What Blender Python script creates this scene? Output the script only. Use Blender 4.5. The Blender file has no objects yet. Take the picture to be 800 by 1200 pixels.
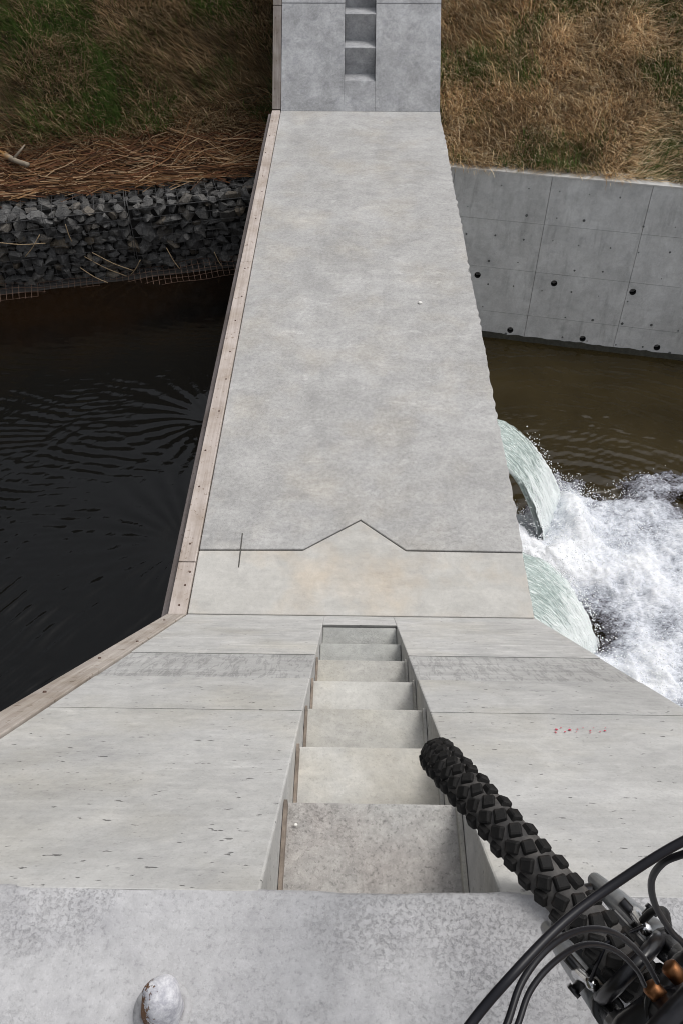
import bpy, bmesh, math, random
import numpy as np
from mathutils import Vector, Matrix
R = math.radians
random.seed(7); rng = np.random.default_rng(7)
S = bpy.context.scene
COL = S.collection

# ------------------------------------------------------------------ camera, sky, sun, exposure
cam_d = bpy.data.cameras.new('camera'); cam = bpy.data.objects.new('camera', cam_d); COL.objects.link(cam)
cam_d.sensor_fit = 'VERTICAL'; cam_d.sensor_height = 36.0; cam_d.sensor_width = 24.0; cam_d.lens = 28.5
cam_d.clip_start = 0.02; cam_d.clip_end = 500
cam.location = (-0.075, 0.0, 4.02); cam.rotation_euler = (R(90 - 45.4), 0, R(0.89))
S.camera = cam
SUN_EL, SUN_AZ = 62, 66            # degrees; azimuth from +Y towards +X
W = bpy.data.worlds.new('World'); S.world = W; W.use_nodes = True
wn = W.node_tree.nodes; wl = W.node_tree.links; wn.clear()
sky = wn.new('ShaderNodeTexSky'); sky.sky_type = 'NISHITA'; sky.sun_disc = False
sky.sun_elevation = R(SUN_EL); sky.sun_rotation = R(SUN_AZ); sky.dust_density = 4; sky.air_density = 1.0
hs = wn.new('ShaderNodeHueSaturation'); hs.inputs['Saturation'].default_value = 0.22
bg = wn.new('ShaderNodeBackground'); bg.inputs['Strength'].default_value = 0.15
wo = wn.new('ShaderNodeOutputWorld')
wl.new(sky.outputs[0], hs.inputs['Color']); wl.new(hs.outputs[0], bg.inputs[0]); wl.new(bg.outputs[0], wo.inputs[0])
sl = bpy.data.lights.new('sun', 'SUN'); so = bpy.data.objects.new('sun', sl); COL.objects.link(so)
sl.energy = 0.9; sl.angle = R(20); sl.color = (1.0, 0.965, 0.92)
sd = Vector((math.cos(R(SUN_EL)) * math.sin(R(SUN_AZ)), math.cos(R(SUN_EL)) * math.cos(R(SUN_AZ)), math.sin(R(SUN_EL))))
so.rotation_euler = sd.to_track_quat('Z', 'Y').to_euler(); so.location = (3, 12, 12)
S.view_settings.view_transform = 'Standard'; S.view_settings.look = 'None'
S.view_settings.exposure = 0.27; S.view_settings.gamma = 1.0; S.view_settings.use_curve_mapping = False

S.cycles.filter_width = 1.0

# ------------------------------------------------------------------ helpers
def hash2(ix, iy, seed):
    v = np.sin(ix * 127.1 + iy * 311.7 + seed * 74.7) * 43758.5453
    return v - np.floor(v)
def vnoise(x, y, seed=0):
    ix = np.floor(x); iy = np.floor(y); fx = x - ix; fy = y - iy
    fx = fx * fx * fx * (fx * (fx * 6 - 15) + 10); fy = fy * fy * fy * (fy * (fy * 6 - 15) + 10)
    a = hash2(ix, iy, seed); b = hash2(ix + 1, iy, seed); c = hash2(ix, iy + 1, seed); d = hash2(ix + 1, iy + 1, seed)
    return (a * (1 - fx) + b * fx) * (1 - fy) + (c * (1 - fx) + d * fx) * fy
def fbm(x, y, octv=4, seed=0, gain=.5):
    s = 0; a = 1; t = 0
    for o in range(octv):
        s = s + a * vnoise(x * 2 ** o + o * 17.3, y * 2 ** o - o * 9.1, seed + o); t += a; a *= gain
    return s / t
def sstep(a, b, x):
    t = np.clip((x - a) / (b - a), 0, 1); return t * t * (3 - 2 * t)

def mesh_np(name, verts, faces, attrs=None, smooth=False):
    """verts (n,3); faces list of (k,) int arrays, each 2-D array of same-size polygons"""
    me = bpy.data.meshes.new(name)
    verts = np.asarray(verts, np.float32); me.vertices.add(len(verts)); me.vertices.foreach_set('co', verts.ravel())
    if isinstance(faces, np.ndarray): faces = [faces]
    idx = np.concatenate([f.ravel() for f in faces]).astype(np.int32)
    tot = np.concatenate([np.full(len(f), f.shape[1]) for f in faces]).astype(np.int32)
    start = np.concatenate([[0], np.cumsum(tot)[:-1]]).astype(np.int32)
    me.loops.add(len(idx)); me.loops.foreach_set('vertex_index', idx)
    me.polygons.add(len(tot)); me.polygons.foreach_set('loop_start', start)
    me.polygons.foreach_set('loop_total', tot)
    me.polygons.foreach_set('use_smooth', np.full(len(tot), smooth))
    for k, v in (attrs or {}).items():
        v = np.asarray(v, np.float32)
        if v.ndim == 1:
            a = me.attributes.new(k, 'FLOAT', 'POINT'); a.data.foreach_set('value', v)
        else:
            a = me.attributes.new(k, 'FLOAT_COLOR', 'POINT')
            a.data.foreach_set('color', np.concatenate([v, np.ones((len(v), 1), np.float32)], 1).ravel())
    me.update(calc_edges=True); me.validate()
    return me
def link(name, me, mat=None, parent=None, **props):
    o = bpy.data.objects.new(name, me); COL.objects.link(o)
    if mat is not None and me is not None and len(me.materials) == 0: me.materials.append(mat)
    if parent: o.parent = parent
    for k, v in props.items(): o[k] = v
    return o
def empty(name, loc=(0, 0, 0), **props):
    o = link(name, None, **props); o.location = loc; return o
def from_bm(name, bm, smooth=False):
    bmesh.ops.recalc_face_normals(bm, faces=bm.faces)
    me = bpy.data.meshes.new(name); bm.to_mesh(me); bm.free()
    if smooth:
        for p in me.polygons: p.use_smooth = True
    return me
def bevel(o, w=.005, seg=2):
    m = o.modifiers.new('bevel', 'BEVEL'); m.width = w; m.segments = seg; m.limit_method = 'ANGLE'; m.angle_limit = R(35)
    return o
def prism(bm, poly, vec):
    """poly: list of 3-D points, extruded by vec"""
    a = [bm.verts.new(p) for p in poly]; b = [bm.verts.new(Vector(p) + Vector(vec)) for p in poly]
    bm.faces.new(a[::-1]); bm.faces.new(b); n = len(a)
    for i in range(n): bm.faces.new((a[i], a[(i + 1) % n], b[(i + 1) % n], b[i]))
def box(bm, x0, x1, y0, y1, z0, z1):
    prism(bm, [(x0, y0, z0), (x1, y0, z0), (x1, y1, z0), (x0, y1, z0)], (0, 0, z1 - z0))
def catmull(pts, n=8):
    P = [Vector(p) for p in pts]; P = [2 * P[0] - P[1]] + P + [2 * P[-1] - P[-2]]; out = []
    for i in range(1, len(P) - 2):
        for k in range(n):
            t = k / n; a, b, c, d = P[i - 1:i + 3]
            out.append(.5 * ((2 * b) + (c - a) * t + (2 * a - 5 * b + 4 * c - d) * t * t + (3 * b - a - 3 * c + d) * t ** 3))
    out.append(P[-2]); return out
def tube(bm, pts, rad, seg=10, cap=True):
    P = [Vector(p) for p in pts]; n = len(P)
    rad = [rad] * n if not hasattr(rad, '__len__') else rad
    rings = []; ref = None
    for i in range(n):
        t = (P[min(i + 1, n - 1)] - P[max(i - 1, 0)]).normalized()
        if ref is None: ref = t.orthogonal().normalized()
        ref = (ref - t * ref.dot(t)).normalized(); bn = t.cross(ref)
        rings.append([bm.verts.new(P[i] + rad[i] * (math.cos(a) * ref + math.sin(a) * bn)) for a in [2 * math.pi * k / seg for k in range(seg)]])
    for i in range(n - 1):
        for k in range(seg):
            bm.faces.new((rings[i][k], rings[i][(k + 1) % seg], rings[i + 1][(k + 1) % seg], rings[i + 1][k]))
    if cap: bm.faces.new(rings[0][::-1]); bm.faces.new(rings[-1])
def lathe(bm, prof, center, axis='x', seg=48, M=None):
    """closed profile (r, a) revolved about an axis"""
    rings = []
    for k in range(seg):
        t = 2 * math.pi * k / seg; ring = []
        for r, a in prof:
            p = {'x': (a, r * math.cos(t), r * math.sin(t)), 'z': (r * math.cos(t), r * math.sin(t), a)}[axis]
            ring.append(bm.verts.new(Vector(center) + Vector(p)))
        rings.append(ring)
    m = len(prof)
    for k in range(seg):
        A, B = rings[k], rings[(k + 1) % seg]
        for i in range(m): bm.faces.new((A[i], B[i], B[(i + 1) % m], A[(i + 1) % m]))

# ------------------------------------------------------------------ materials
class NT:
    def __init__(s, name):
        s.m = bpy.data.materials.new(name); s.m.use_nodes = True; s.t = s.m.node_tree; s.n = s.t.nodes; s.l = s.t.links
        s.b = s.n['Principled BSDF']; s.out = s.n['Material Output']
        s.co = s.n.new('ShaderNodeTexCoord').outputs['Object']
    def set(s, sock, v):
        if hasattr(v, 'is_output'): s.l.new(v, sock)
        else:
            if hasattr(sock.default_value, '__len__') and len(sock.default_value) == 4 and len(v) == 3: v = (*v, 1)
            sock.default_value = v
    def node(s, typ, ins, out=0, **kw):
        n = s.n.new(typ)
        for k, v in kw.items(): setattr(n, k, v)
        for k, v in ins.items(): s.set(n.inputs[k], v)
        return n.outputs[out]
    def noise(s, scale, detail=4, rough=.55, co=None, dist=0, sc=None, rot=None):
        co = co or s.co
        if sc or rot: co = s.node('ShaderNodeMapping', {0: co, 'Scale': sc or (1, 1, 1), 'Rotation': rot or (0, 0, 0)})
        return s.node('ShaderNodeTexNoise', {'Vector': co, 'Scale': scale, 'Detail': detail, 'Roughness': rough, 'Distortion': dist})
    def ramp(s, fac, stops):
        n = s.n.new('ShaderNodeValToRGB'); s.l.new(fac, n.inputs[0]); e = n.color_ramp.elements
        while len(e) < len(stops): e.new(.5)
        for i, (p, c) in enumerate(stops):
            e[i].position = p; e[i].color = (c, c, c, 1) if not hasattr(c, '__len__') else (*c, 1)
        return n.outputs[0]
    def mix(s, f, a, b, mode='MIX'):
        n = s.n.new('ShaderNodeMix'); n.data_type = 'RGBA'; n.blend_type = mode
        s.set(n.inputs[0], f); s.set(n.inputs[6], a); s.set(n.inputs[7], b); return n.outputs[2]
    def math(s, op, a, b=0.0, clamp=False):
        n = s.n.new('ShaderNodeMath'); n.operation = op; n.use_clamp = clamp
        s.set(n.inputs[0], a); s.set(n.inputs[1], b); return n.outputs[0]
    def attr(s, name): 
        n = s.n.new('ShaderNodeAttribute'); n.attribute_name = name; return n
    def bump(s, h, strength=.3, dist=.01, normal=None):
        ins = {'Height': h, 'Strength': strength, 'Distance': dist}
        if normal: ins['Normal'] = normal
        return s.node('ShaderNodeBump', ins)
    def fin(s, color=None, rough=None, normal=None, **kw):
        if color is not None: s.set(s.b.inputs['Base Color'], color)
        if rough is not None: s.set(s.b.inputs['Roughness'], rough)
        if normal is not None: s.set(s.b.inputs['Normal'], normal)
        for k, v in kw.items(): s.set(s.b.inputs[k.replace('_', ' ')], v)
        return s.m

def concrete(name, col, mott=.12, blot=.12, streak=.1, speck=.12, pits=0.0, warm=None, grit=.25, clus=0.0, off=0.0, smear=0.0, light=0.0, aniso=9, runs=0.0):
    t = NT(name)
    t.co = t.node('ShaderNodeMapping', {0: t.co, 'Location': (off, off * .7, off * .3)})
    c = col
    f = t.ramp(t.noise(1.1, 8, .66), [(.33, 0.), (.67, 1.)])
    c = t.mix(f, tuple(x * (1 - mott) for x in col), tuple(min(1, x * (1 + mott)) for x in col))
    f = t.ramp(t.noise(.55, 7, .6, dist=.4), [(.38, 0.), (.62, 1.)])
    c = t.mix(f, t.mix(1.0, c, (1 - mott * .3, 1 - mott * .34, 1 - mott * .42), 'MULTIPLY'), c)
    f = t.ramp(t.noise(4.5, 8, .68, dist=.6), [(.42, 0.), (.68, 1.)])
    c = t.mix(f, c, t.mix(1.0, c, (1 + blot * 1.5,) * 3, 'MULTIPLY'))
    f = t.ramp(t.noise(7, 6, .65, dist=.3, sc=(1, 1.3, 1.3)), [(.5, 0.), (.72, 1.)])
    c = t.mix(f, c, t.mix(1.0, c, (1 - blot, 1 - blot, 1 - blot * .9), 'MULTIPLY'))
    if streak:
        f = t.ramp(t.noise(2.2, 6, .7, sc=(1, aniso, aniso)), [(.5, 0.), (.66, 1.)])
        c = t.mix(f, c, t.mix(1.0, c, (1 - streak,) * 3, 'MULTIPLY'))
        f = t.ramp(t.noise(3.1, 5, .7, sc=(1, aniso * .75, aniso * .75), rot=(0, 0, .2)), [(.55, 0.), (.7, 1.)])
        c = t.mix(f, c, t.mix(1.0, c, (1 + streak * 1.3,) * 3, 'MULTIPLY'))
    if warm:
        f = t.ramp(t.noise(1.6, 5, .6), [(.48, 0.), (.68, 1.)])
        c = t.mix(f, c, t.mix(1.0, c, warm, 'MULTIPLY'))
    if light:                                        # pale laitance crusts
        f = t.ramp(t.noise(9, 7, .72, dist=.8, sc=(.45, 1.4, 1.4)), [(.6, 0.), (.68, 1.)])
        c = t.mix(f, c, t.mix(1.0, c, (1 + light,) * 3, 'MULTIPLY'))
    if runs:                                         # run-off streaks down the face
        f = t.math('MULTIPLY', t.ramp(t.noise(5, 5, .65, sc=(2.2, 2.2, .16)), [(.5, 0.), (.68, 1.)]), t.ramp(t.noise(1.3, 4, .6), [(.35, 0.), (.65, 1.)]))
        c = t.mix(f, c, t.mix(1.0, c, (1 - runs,) * 3, 'MULTIPLY'))
    if smear:                                        # dark dribbles across a form strip
        f = t.ramp(t.noise(4, 6, .7, dist=.9, sc=(9, 1.5, 1.5), rot=(0, 0, .5)), [(.5, 0.), (.56, 1.), (.60, 1.), (.68, 0.)])
        c = t.mix(f, c, t.mix(1.0, c, (1 - smear,) * 3, 'MULTIPLY'))
    f = t.ramp(t.noise(34, 5, .7), [(.36, 0.), (.64, 1.)])
    c = t.mix(f, t.mix(1.0, c, (1 - speck * .8,) * 3, 'MULTIPLY'), t.mix(1.0, c, (1 + speck * .8,) * 3, 'MULTIPLY'))
    fs = t.noise(110, 3, .7); fs2 = t.noise(260, 2, .6)
    f = t.ramp(fs, [(.3, 1.), (.46, 0.)])
    c = t.mix(f, c, t.mix(1.0, c, (1 - speck * 2.2,) * 3, 'MULTIPLY'))
    f = t.ramp(fs2, [(.55, 0.), (.72, 1.)])
    c = t.mix(f, c, t.mix(1.0, c, (1 + speck,) * 3, 'MULTIPLY'))
    h = t.math('ADD', t.math('MULTIPLY', fs, grit), t.math('MULTIPLY', t.noise(28, 4, .6), .6))
    if pits:
        pn = t.noise(62, 3, .5, sc=(.5, 1, 1))
        f = t.ramp(pn, [(.70 - pits, 0.), (.735 - pits, 1.)])
        c = t.mix(f, c, t.mix(1.0, c, (.38, .38, .38), 'MULTIPLY')); h = t.math('SUBTRACT', h, t.math('MULTIPLY', f, 1.5))
    if clus:
        m = t.ramp(t.noise(3.0, 5, .6), [(.45, 0.), (.62, 1.)])
        f = t.math('MULTIPLY', t.ramp(t.noise(140, 5, .75), [(.50, 0.), (.64, 1.)]), m)
        c = t.mix(f, c, t.mix(1.0, c, (1 - clus,) * 3, 'MULTIPLY')); h = t.math('SUBTRACT', h, t.math('MULTIPLY', f, .8))
    return t.fin(c, .88, t.bump(h, .5, .006), Specular_IOR_Level=.25)

M = {}
M['far_crest'] = concrete('concrete_far_crest', (.350, .347, .340), .10, .13, .06, .15, 0, (1.01, .98, .93), light=.26, aniso=3)
M['near_crest'] = concrete('concrete_near_crest', (.425, .416, .392), .08, .10, .08, .05, 0, (1.05, .965, .87), off=3.1, aniso=4, light=.08)
M['wing'] = concrete('concrete_wing', (.43, .429, .42), .09, .13, .07, .06, .022, (1.0, .98, .93), off=5.7, light=.12)
M['wing_pale'] = concrete('concrete_wing_pale', (.45, .448, .438), .08, .14, .17, .06, .01, (1.0, .98, .93), off=8.2, light=.14)
M['wing_band'] = concrete('concrete_wing_band', (.395, .394, .387), .08, .12, .18, .05, 0, off=1.2, smear=.24)
M['step_grey'] = concrete('concrete_step_grey', (.325, .33, .315), .12, .16, .06, .08, .0, off=14., clus=.15)
M['step_light'] = concrete('concrete_step_light', (.41, .404, .38), .10, .16, .06, .07, .0, (1.0, .95, .86), off=17., light=.12)
M['step'] = concrete('concrete_step', (.385, .378, .352), .12, .14, .06, .09, .0, (1.0, .97, .9), off=11., clus=.15)
M['step_rough'] = concrete('concrete_step_rough', (.335, .33, .315), .08, .1, .0, .2, 0, (1.03, .96, .94), off=2., clus=.25)
M['platform'] = concrete('concrete_platform', (.405, .404, .412), .08, .12, .05, .10, 0, off=4.4, clus=.24)
M['far_wing'] = concrete('concrete_far_wing', (.31, .315, .325), .16, .24, .0, .14, 0, off=6.1, clus=.28, light=.25)  # form-finished; shade of the camera-facing slope and risers put into a darker base
M['body'] = concrete('concrete_body', (.3, .3, .29), .15, .2, .1, .1, .02)
M['wall'] = concrete('concrete_wall', (.48, .49, .49), .10, .13, .0, .06, 0, off=9.3, clus=.2, light=.08, runs=.3)
M['coping'] = concrete('concrete_coping', (.45, .45, .44), .08, .1, .05, .05, 0, off=7.3)

def plain(name, col, rough=.5, metal=0., nscale=0, namt=.2, bump=0., **kw):
    t = NT(name); c = col; nr = None
    if nscale:
        n = t.noise(nscale, 5, .6)
        c = t.mix(t.ramp(n, [(.3, 0.), (.7, 1.)]), tuple(x * (1 - namt) for x in col), tuple(min(1, x * (1 + namt)) for x in col))
        if bump: nr = t.bump(n, bump, .004)
    return t.fin(c, rough, nr, Metallic=metal, **kw)
def timber(name, col, dark, axis='Y'):
    t = NT(name)
    sc = {'Y': (40, 1.2, 40), 'S': (40, 1.7, 1.7)}[axis]
    g = t.noise(1.4, 6, .65, dist=.4, sc=sc)
    c = t.mix(t.ramp(g, [(.35, 0.), (.7, 1.)]), dark, col)
    f = t.ramp(t.noise(3.5, 6, .65), [(.42, 0.), (.7, 1.)])
    c = t.mix(f, c, t.mix(1.0, c, (.72, .68, .62), 'MULTIPLY'))
    f = t.ramp(t.noise(30, 3, .6), [(.62, 0.), (.7, 1.)])
    c = t.mix(f, c, t.mix(1.0, c, (.6, .55, .5), 'MULTIPLY'))
    return t.fin(c, .8, t.bump(g, .4, .004), Specular_IOR_Level=.2)
M['timber'] = timber('timber_weathered', (.52, .465, .43), (.38, .33, .30))
M['timber_slope'] = timber('timber_slope', (.50, .46, .42), (.33, .29, .26), 'S')
M['timber_grey'] = timber('timber_grey', (.27, .245, .23), (.16, .14, .13), 'S')
M['timber_dark'] = timber('timber_dark', (.17, .15, .148), (.10, .088, .087))
M['form_wood'] = plain('form_wood', (.20, .165, .135), .85, 0, 25, .4, .3)
M['nail'] = plain('rusty_nail', (.10, .06, .045), .6, .3)
M['sealant'] = plain('joint_sealant', (.07, .066, .06), .9, 0, 30, .4)
M['red_paint'] = plain('red_paint', (.6, .03, .08), .6)
M['pvc'] = plain('weep_pipe', (.012, .012, .012), .95)
M['tie'] = plain('tie_mortar', (.10, .105, .105), .9, 0, 20, .3)
M['wire'] = plain('gabion_wire', (.09, .09, .092), .6, .3)

# ------------------------------------------------------------------ the check dam
XL, XR = -1.075, 1.075
YN, YF = 3.06, 11.61            # where the crest meets the near and the far wing
dam = empty('check_dam', (0, 6, -4.5), label='pale concrete check dam with flat crest and stepped sloping wings', category='dam')
def part(name, me, mat, parent=dam, **kw):
    o = link(name, me, mat, parent, **kw); o.matrix_parent_inverse = parent.matrix_world.inverted(); return o
dam.matrix_world = Matrix.Translation((0, 6, -4.5))
SLOTS = [(4.62, 5.46), (6.78, 7.56)]        # outlet slots through the body
# body: cross-section with battered downstream face
def body_piece(bm, y0, y1, z0, z1):
    xr = lambda z: XR - .004 - .2 * z
    prism(bm, [(XL + .004, y0, z0), (xr(z0), y0, z0), (xr(z1), y0, z1), (XL + .004, y0, z1)], (0, y1 - y0, 0))
bm = bmesh.new(); ys = [-4.0] + [v for s in SLOTS for v in s] + [20.0]
for i in range(0, len(ys), 2): body_piece(bm, ys[i], ys[i + 1], -6, -.06)
for a, b in SLOTS: body_piece(bm, a, b, -6, -2.38); body_piece(bm, a, b, -1.86, -.06)
part('dam_body', from_bm('dam_body', bm), M['body'])

def edge_wave(y, amp):      # scalloped downstream arris
    amp *= .55 + .45 * math.sin(y * 2.3) * math.sin(y * 5.7 + 1) + .25 * math.sin(y * 13); y += .05 * math.sin(y * 4.1) + .03 * math.sin(y * 9.7)
    return amp * (abs(math.sin(y * math.pi / .178)) - .6) + .6 * amp * math.sin(y * 3.1 + 1) + .5 * amp * math.sin(y * 41)
key = [(XL, 3.590), (-.386, 3.600), (-.006, 3.882), (.295, 3.606), (1.069, 3.600)]
G = .013
far_poly = [(x, y + G, 0) for x, y in key]
y = 3.62
far_poly += [(XR + edge_wave(3.62 + i * .03, .013), 3.62 + i * .03, 0) for i in range(1, int((YF - 3.62) / .03))]
far_poly += [(XR, YF, 0), (XL, YF, 0)]
bm = bmesh.new(); prism(bm, far_poly, (0, 0, -.4)); bevel(part('crest_slab', from_bm('far_crest_slab', bm), M['far_crest'], label='long grey concrete slab of the dam crest'), .004, 1)
near_poly = [(XL, YN + .006, 0)] + [(1.066 + .003 * math.sin(y * 30), y, 0) for y in np.linspace(YN + .006, 3.59, 14)] + [(x, y, 0) for x, y in key[::-1]]
bm = bmesh.new(); prism(bm, near_poly, (0, 0, -.4)); bevel(part('crest_slab', from_bm('near_crest_slab', bm), M['near_crest'], label='short cream concrete slab with pointed key joint'), .006)
bm = bmesh.new()
prism(bm, [(-.807, 3.75, .0), (-.799, 3.75, .0), (-.793, 3.445, .0), (-.801, 3.445, .0)], (0, 0, .002))
part('saw_cut', from_bm('saw_cut', bm), M['sealant'])

# near wing: sloping blocks either side of the stair, cut by form joints
SXL, SXR = -.226, .196
cuts = [YN, 2.142, 1.778, 1.42, .522]
mats = ['wing_pale', 'wing_band', 'wing', 'wing']
def wing_block(x0, x1, ya, yb, g=.002, lip=0., mat='wing', far=False):
    bm = bmesh.new()
    zf = (lambda y: 3.06 - y + lip) if not far else (lambda y: y - YF + lip)
    poly = [(x0, ya - g, zf(ya - g)), (x0, yb + g, zf(yb + g)), (x0, yb + g, -.5), (x0, ya - g, -.5)] if not far else \
           [(x0, ya + g, zf(ya + g)), (x0, yb - g, zf(yb - g)), (x0, yb - g, -.5), (x0, ya + g, -.5)]
    prism(bm, poly, (x1 - x0, 0, 0))
    return bevel(part('wing_block', from_bm('wing_block', bm), M[mat]), .005, 2)
for i in range(4):
    lip = -.004 if i == 1 else 0.
    wing_block(XL, SXL, cuts[i], cuts[i + 1], lip=lip, mat=mats[i]); wing_block(SXR, XR, cuts[i], cuts[i + 1], lip=lip, mat=mats[i])
# steps of the near stair: tread tops, nosings just below the slope plane
RISE = .3215
nose_y = [.54 + .336 + .3215 * k for k in range(7)]
for k, yn in enumerate(nose_y):
    yb = yn - .336 if k == 0 else nose_y[k - 1] - .03
    zt = 3.06 - yn - .05 if k < 6 else .252
    yn2 = min(yn, 2.79)
    bm = bmesh.new(); box(bm, SXL + .001, SXR - .001, yb, yn2, -.5, zt)
    bevel(part('step', from_bm('step', bm), M[('step_rough', 'step_light', 'step', 'step_light', 'step', 'step_grey', 'step_grey')[k]]), .008, 2)
    if k < 5:
        bm = bmesh.new(); box(bm, SXL + .0015, SXL + .010, yb + .04, yn2 - .012, zt, zt + .035)
        part('form_strip', from_bm('form_strip', bm), M['form_wood'])
        bm = bmesh.new(); prism(bm, [(SXR - .012, yb + .06, zt), (SXR - .002, yb + .06, zt), (SXR - .002, yn2 - .012, zt), (SXR - .012, yn2 - .012, zt)], (0, 0, .03))
        part('mortar_fillet', from_bm('mortar_fillet', bm), M['step'])
bm = bmesh.new(); prism(bm, [(SXL + .001, 2.80, .26), (SXL + .001, 3.058, .002), (SXL + .001, 3.058, -.5), (SXL + .001, 2.80, -.5)], (SXR - SXL - .002, 0, 0))
part('wing_block', from_bm('wing_toe', bm), M['wing_pale'])
# platform on top of the wing
n = 70; xs = np.linspace(XL, XR, n)
edge = .530 + .006 * (fbm(xs * 6, xs * 0 + 3, 4, 3) - .5) * 2 + .004 * (fbm(xs * 25, xs * 0, 3, 8) - .5)
poly = [(x, e, 2.535) for x, e in zip(xs, edge)] + [(XR, -3.5, 2.535), (XL, -3.5, 2.535)]
bm = bmesh.new(); prism(bm, poly, (0, 0, -.9))
bevel(part('platform_slab', from_bm('platform', bm), M['platform'], label='speckled blue grey slab on top of the wing'), .012, 3)
bm = bmesh.new(); box(bm, XL + .006, XR - .006, -3.49, .515, -.45, 1.7); part('wing_base', from_bm('wing_base', bm), M['body'])
# red spray dots on the wing
bm = bmesh.new()
for r_ in range(3):
    for c_ in range(5):
        X = .555 + c_ * .034 + random.uniform(-.008, .008) + r_ * .012; Y = 1.262 + r_ * .017 + random.uniform(-.006, .006)
        rx = random.uniform(.0035, .0085) * (1 if r_ < 2 else .7); nrm = Vector((0, 1, 1)).normalized()
        bmesh.ops.create_circle(bm, cap_ends=True, segments=9, radius=rx, matrix=Matrix.Translation((X, Y, 3.06 - Y + .0045)) @ nrm.to_track_quat('Z', 'X').to_matrix().to_4x4() @ Matrix.Diagonal((1.0, .55, 1, 1)))
part('paint_dots', from_bm('paint_dots', bm), M['red_paint'], kind='stuff')

# far wing with its stair recess
wing_block(XL, SXL, YF + .002, YF + 1.03, mat='far_wing', far=True, g=0); wing_block(SXR, XR, YF + .002, YF + 1.03, mat='far_wing', far=True, g=0)
wing_block(XL, SXL, YF + 1.034, YF + 2.6, mat='far_wing', far=True, g=0, lip=.006); wing_block(SXR, XR, YF + 1.034, YF + 2.6, mat='far_wing', far=True, g=0, lip=.006)
bm = bmesh.new(); prism(bm, [(SXL + .001, YF + .002, .002), (SXL + .001, YF + .29, .288), (SXL + .001, YF + .29, -.5), (SXL + .001, YF + .002, -.5)], (SXR - SXL - .002, 0, 0))
part('wing_block', from_bm('far_toe', bm), M['far_wing'])
zt = .285; yt = YF + .29
for k in range(8):
    bm = bmesh.new(); box(bm, SXL + .001, SXR - .001, yt + .002, yt + 2.4, -.5, zt)
    bevel(part('step', from_bm('far_step', bm), M['far_wing']), .008, 2)
    yt += .32; zt += .325
    if zt > 2.6: break
bm = bmesh.new(); box(bm, XL, XR, YF + 2.602, YF + 6, 1.5, 2.6); bevel(part('platform_slab', from_bm('far_platform', bm), M['platform']), .01)

# timber form boards left along the upstream edge
def plank(name, pts, mat, w=.112, h=.11, x1=XL - .006, nails=0, dz=0.):
    """pts: (y, z) start and end of the top edge"""
    (ya, za), (yb, zb) = pts
    bm = bmesh.new(); x0 = x1 - w
    d = Vector((0, yb - ya, zb - za)); nrm = Vector((0, -d.z, d.y)).normalized(); nrm = nrm if nrm.z > 0 else -nrm
    a = Vector((x0, ya, za)); 
    prism(bm, [a, a + d, a + d - nrm * h, a - nrm * h], (w, 0, 0))
    o = bevel(part(name, from_bm(name, bm), M[mat]), .004, 2)
    for k in range(nails):
        t = (k + .3 + random.random() * .4) / nails; c = a + d * t + Vector((w * random.uniform(.25, .8), 0, 0))
        bm = bmesh.new(); bmesh.ops.create_cone(bm, cap_ends=True, segments=10, radius1=.0075, radius2=.006, depth=.006,
                                                matrix=Matrix.Translation(c + nrm * .002) @ nrm.to_track_quat('Z', 'Y').to_matrix().to_4x4())
        nl = link('nail', from_bm('nail', bm), M['nail'], o); nl.matrix_parent_inverse = o.matrix_world.inverted() @ Matrix.Translation((0, 0, 0))
    return o
Zt = .012
plank('form_board', ((3.045, Zt), (3.476, Zt)), 'timber', nails=3)
plank('form_board', ((3.482, Zt + .003), (7.45, Zt + .003)), 'timber', nails=9)
plank('form_board', ((7.456, Zt), (11.60, Zt)), 'timber', nails=7)
plank('form_board', ((YF + .01, .02), (YF + 1.0, 1.01)), 'timber_grey', nails=3)
plank('form_board', ((YF + 1.006, 1.016), (YF + 2.6, 2.61)), 'timber_grey', nails=3)
plank('form_board', ((3.04, .03), (.4, 2.67)), 'timber_slope', nails=6)
plank('form_rail', ((3.06, -.035), (11.6, -.035)), 'timber_dark', w=.05, h=.09, x1=XL - .119)
for nm_parent in [o for o in dam.children if o.name.startswith('form_board')]:
    for c in nm_parent.children: c.matrix_parent_inverse = Matrix.Identity(4); c.location = -nm_parent.matrix_basis.translation

# white-painted steel stub on the platform
t = NT('stub_paint')
nz = t.math('ADD', t.math('MULTIPLY', t.noise(38, 6, .75), .7), t.math('MULTIPLY', t.noise(150, 4, .7), .3))
f = t.ramp(t.math('ADD', nz, t.math('MULTIPLY', t.node('ShaderNodeSeparateXYZ', {0: t.co}, 0), -6.5)), [(.57, 0.), (.61, 1.)])
rust = t.mix(t.noise(60, 4, .6), (.07, .03, .015), (.25, .13, .06))
wh = t.mix(t.ramp(t.noise(55, 6, .75), [(.4, 0.), (.62, 1.)]), (.40, .40, .44), (.66, .66, .68))
c = t.mix(f, wh, rust)
M['stub'] = t.fin(c, .8, t.bump(t.math('SUBTRACT', t.math('MULTIPLY', t.noise(70, 5, .7), .8), f), .6, .004), Specular_IOR_Level=.25)
stub = empty('marker_post', (-.366, .338, 2.535), label='white painted round post stub with rusty side on the platform', category='post')
bm = bmesh.new()
prof = [(.0, .080), (.012, .079), (.020, .076), (.026, .070), (.0295, .061), (.0315, .045), (.033, .02), (.034, -.02), (.0, -.02)]
lathe(bm, prof, (0, 0, 0), 'z', 32); bmesh.ops.remove_doubles(bm, verts=bm.verts[:], dist=.0002)
for v in bm.verts: v.co += Vector((.10 * v.co.z, .12 * v.co.z, 0)) + Vector((.0012 * math.sin(v.co.y * 190 + v.co.z * 60), .0012 * math.sin(v.co.x * 170), 0))
o = link('post_cap', from_bm('post_cap', bm, True), M['stub'], stub)
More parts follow.
